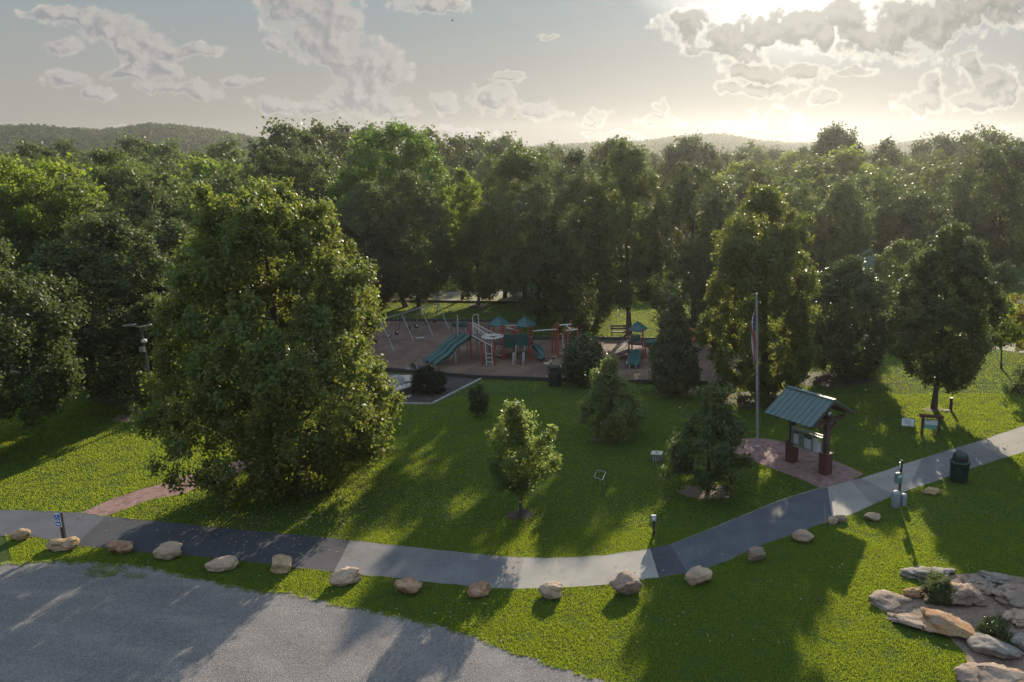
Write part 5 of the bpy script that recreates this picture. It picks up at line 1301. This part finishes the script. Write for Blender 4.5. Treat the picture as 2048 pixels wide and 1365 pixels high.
# birds
for i, (x, y, Y, lb) in enumerate(((905,42,150,'tiny dark bird high in the open sky left of centre'),(1030,240,220,'tiny dark bird low above the treetops in the centre'))):
    p = PY(x, y, Y); m = MB(); m.tube([p+np.array([-.25,0,0]), p, p+np.array([.25,.0,0])], [.02,.07,.02], 6)
    m.add([p+np.array([-.05,0,.02]), p+np.array([-.05,-.55,.28]), p+np.array([.1,-.3,.15]), p+np.array([.08,0,.02]), p+np.array([-.05,.55,.28]), p+np.array([.1,.3,.15])], [(0,1,2,3),(0,3,5,4)])
    o = root_only(m, 'bird', BLACKP, p, lb, 'bird'); o['kind'] = 'thing' if False else o.get('kind', ''); del o['kind']

# ------------------------------------------------------------------ grass blades on the near lawns
def inpoly(X, Y, poly):
    c = np.zeros(len(X), bool); n = len(poly); j = n - 1
    for i in range(n):
        xi, yi = poly[i]; xj, yj = poly[j]
        if yi != yj:
            k = ((yi > Y) != (yj > Y)) & (X < (xj - xi) * (Y - yi) / (yj - yi) + xi); c ^= k
        j = i
    return c
def wpoly(pp): return [tuple(U(*p)[:2]) for p in pp]
EXC = [wpoly(p) for p in ([(x, y+1) for x, y in up] + [(x, y-1) for x, y in lo[::-1]], WALKPOLY, PLAZA, GRAVP, PLAYP, PADP, ROCKBED)] + [wpoly(blobpoly(*a, 18, i)) for i, a in enumerate([(1042,1030,22,8),(1412,984,40,13),(255,838,26,7),(590,975,50,16)])]
r = np.random.default_rng(77)
def blades(n, y0, y1, size, wk):
    Y = np.sqrt(r.random(n) * (y1**2 - y0**2) + y0**2); X = (r.random(n) * 1.42 - .88) * Y
    keep = np.ones(n, bool)
    for p in EXC: keep &= ~inpoly(X, Y, p)
    # clumpy growth
    cl = np.sin(X*2.1 + 1.3*np.sin(Y*1.7)) * np.sin(Y*2.6 + 1.1*np.sin(X*2.3)); keep &= (cl > -.75) | (r.random(n) < .6)
    X = X[keep]; Y = Y[keep]; n = len(X); cl = cl[keep]
    a = r.random(n) * 2 * math.pi; h = size * (.55 + .8 * r.random(n)) * (1 + .25 * cl); w_ = size * wk * (.7 + .6 * r.random(n))
    tilt = .35 + .6 * r.random(n); b_ = r.random(n) * 2 * math.pi
    v = np.empty((n, 3, 3)); dx, dy = np.cos(a) * w_, np.sin(a) * w_
    v[:, 0] = np.stack([X - dx, Y - dy, np.zeros(n)], 1); v[:, 1] = np.stack([X + dx, Y + dy, np.zeros(n)], 1)
    v[:, 2] = np.stack([X + np.cos(b_) * h * tilt, Y + np.sin(b_) * h * tilt, h], 1); return v
def tufts(px, py, rx, ry, n, size):
    a = r.random(n)*6.283; q = np.sqrt(r.random(n)); P = np.array([U(px+rx*math.cos(t_)*k_, py+ry*math.sin(t_)*k_) for t_, k_ in zip(a, q)])
    h = size*(.5+.8*r.random(n)); b_ = r.random(n)*6.283; w_ = size*.2; v = np.empty((n,3,3)); z = np.zeros(n)
    v[:,0] = np.stack([P[:,0]-np.cos(a)*w_, P[:,1]-np.sin(a)*w_, z+.008], 1); v[:,1] = np.stack([P[:,0]+np.cos(a)*w_, P[:,1]+np.sin(a)*w_, z+.008], 1)
    v[:,2] = np.stack([P[:,0]+np.cos(b_)*h*.7, P[:,1]+np.sin(b_)*h*.7, h], 1); return v
TF = [tufts(200,1150,34,7,500,.055), tufts(215,1141,44,8,600,.055), tufts(270,1153,26,6,300,.05)]
for (a, b_) in zip(gtop[:-1], gtop[1:]):
    if r.random() < .8: TF.append(tufts((a[0]+b_[0])/2, (a[1]+b_[1])/2 + r.random()*4, 6 + 6*r.random(), 2 + 5*r.random(), 70, .06))
V = np.vstack(TF + [blades(640000, 17, 30, .045, .24), blades(460000, 30, 48, .05, .32), blades(260000, 48, 85, .055, .5)])
n = len(V); me = bpy.data.meshes.new('grass'); me.vertices.add(n*3); me.vertices.foreach_set('co', V.reshape(-1).astype(np.float32))
me.loops.add(n*3); me.loops.foreach_set('vertex_index', np.arange(n*3, dtype=np.int32)); me.polygons.add(n)
me.polygons.foreach_set('loop_start', np.arange(0, n*3, 3, dtype=np.int32)); me.polygons.foreach_set('loop_total', np.full(n, 3, dtype=np.int32)); me.update(calc_edges=True)
go_ = mk('grass', me, L_GRASS, None, 'stuff'); go_['label'] = 'short green mown grass on the park lawns'; go_['category'] = 'grass'

n = 2600; r = np.random.default_rng(9)
px_ = np.concatenate([r.normal(600, 150, 1300), r.uniform(0, 2048, 1300)]); py_ = np.concatenate([r.normal(1020, 40, 1300), r.uniform(870, 1300, 1300)])
P = np.array([U(a, b_) for a, b_ in zip(px_, py_)]); P[:, 2] = .03 + .025 * r.random(n)
ok = ~inpoly(P[:, 0], P[:, 1], wpoly(GRAVP)); P = P[ok]; nr = r.normal(size=(len(P), 3)) * .35 + np.array([0, 0, 1]); nr /= np.linalg.norm(nr, axis=1)[:, None]
lf = mk('fallen_leaves', leaves_mesh('fallen_leaves', P, nr, .075, None, 5), simple('dry_leaf', (.36, .29, .16), (.22, .15, .07), 40, .8, bmp=0), None, 'stuff'); lf['label'] = 'scattered small dry leaves on the lawn and path'; lf['category'] = 'leaves'

# ------------------------------------------------------------------ summer haze
m = bpy.data.materials.new('haze'); m.use_nodes = True; t = NT(m.node_tree); t.n.clear()
pv = t.new('ShaderNodeVolumePrincipled'); pv.inputs['Color'].default_value = (.93, .95, .97, 1); pv.inputs['Density'].default_value = .00019; pv.inputs['Anisotropy'].default_value = .74
out = t.new('ShaderNodeOutputMaterial'); t.l.new(pv.outputs[0], out.inputs['Volume'])
hb = MB().box((0, 455, 22), (2500, 1130, 46)).build('haze', m, None, 'stuff'); hb['label'] = 'thin warm summer haze over the whole park'; hb['category'] = 'haze'
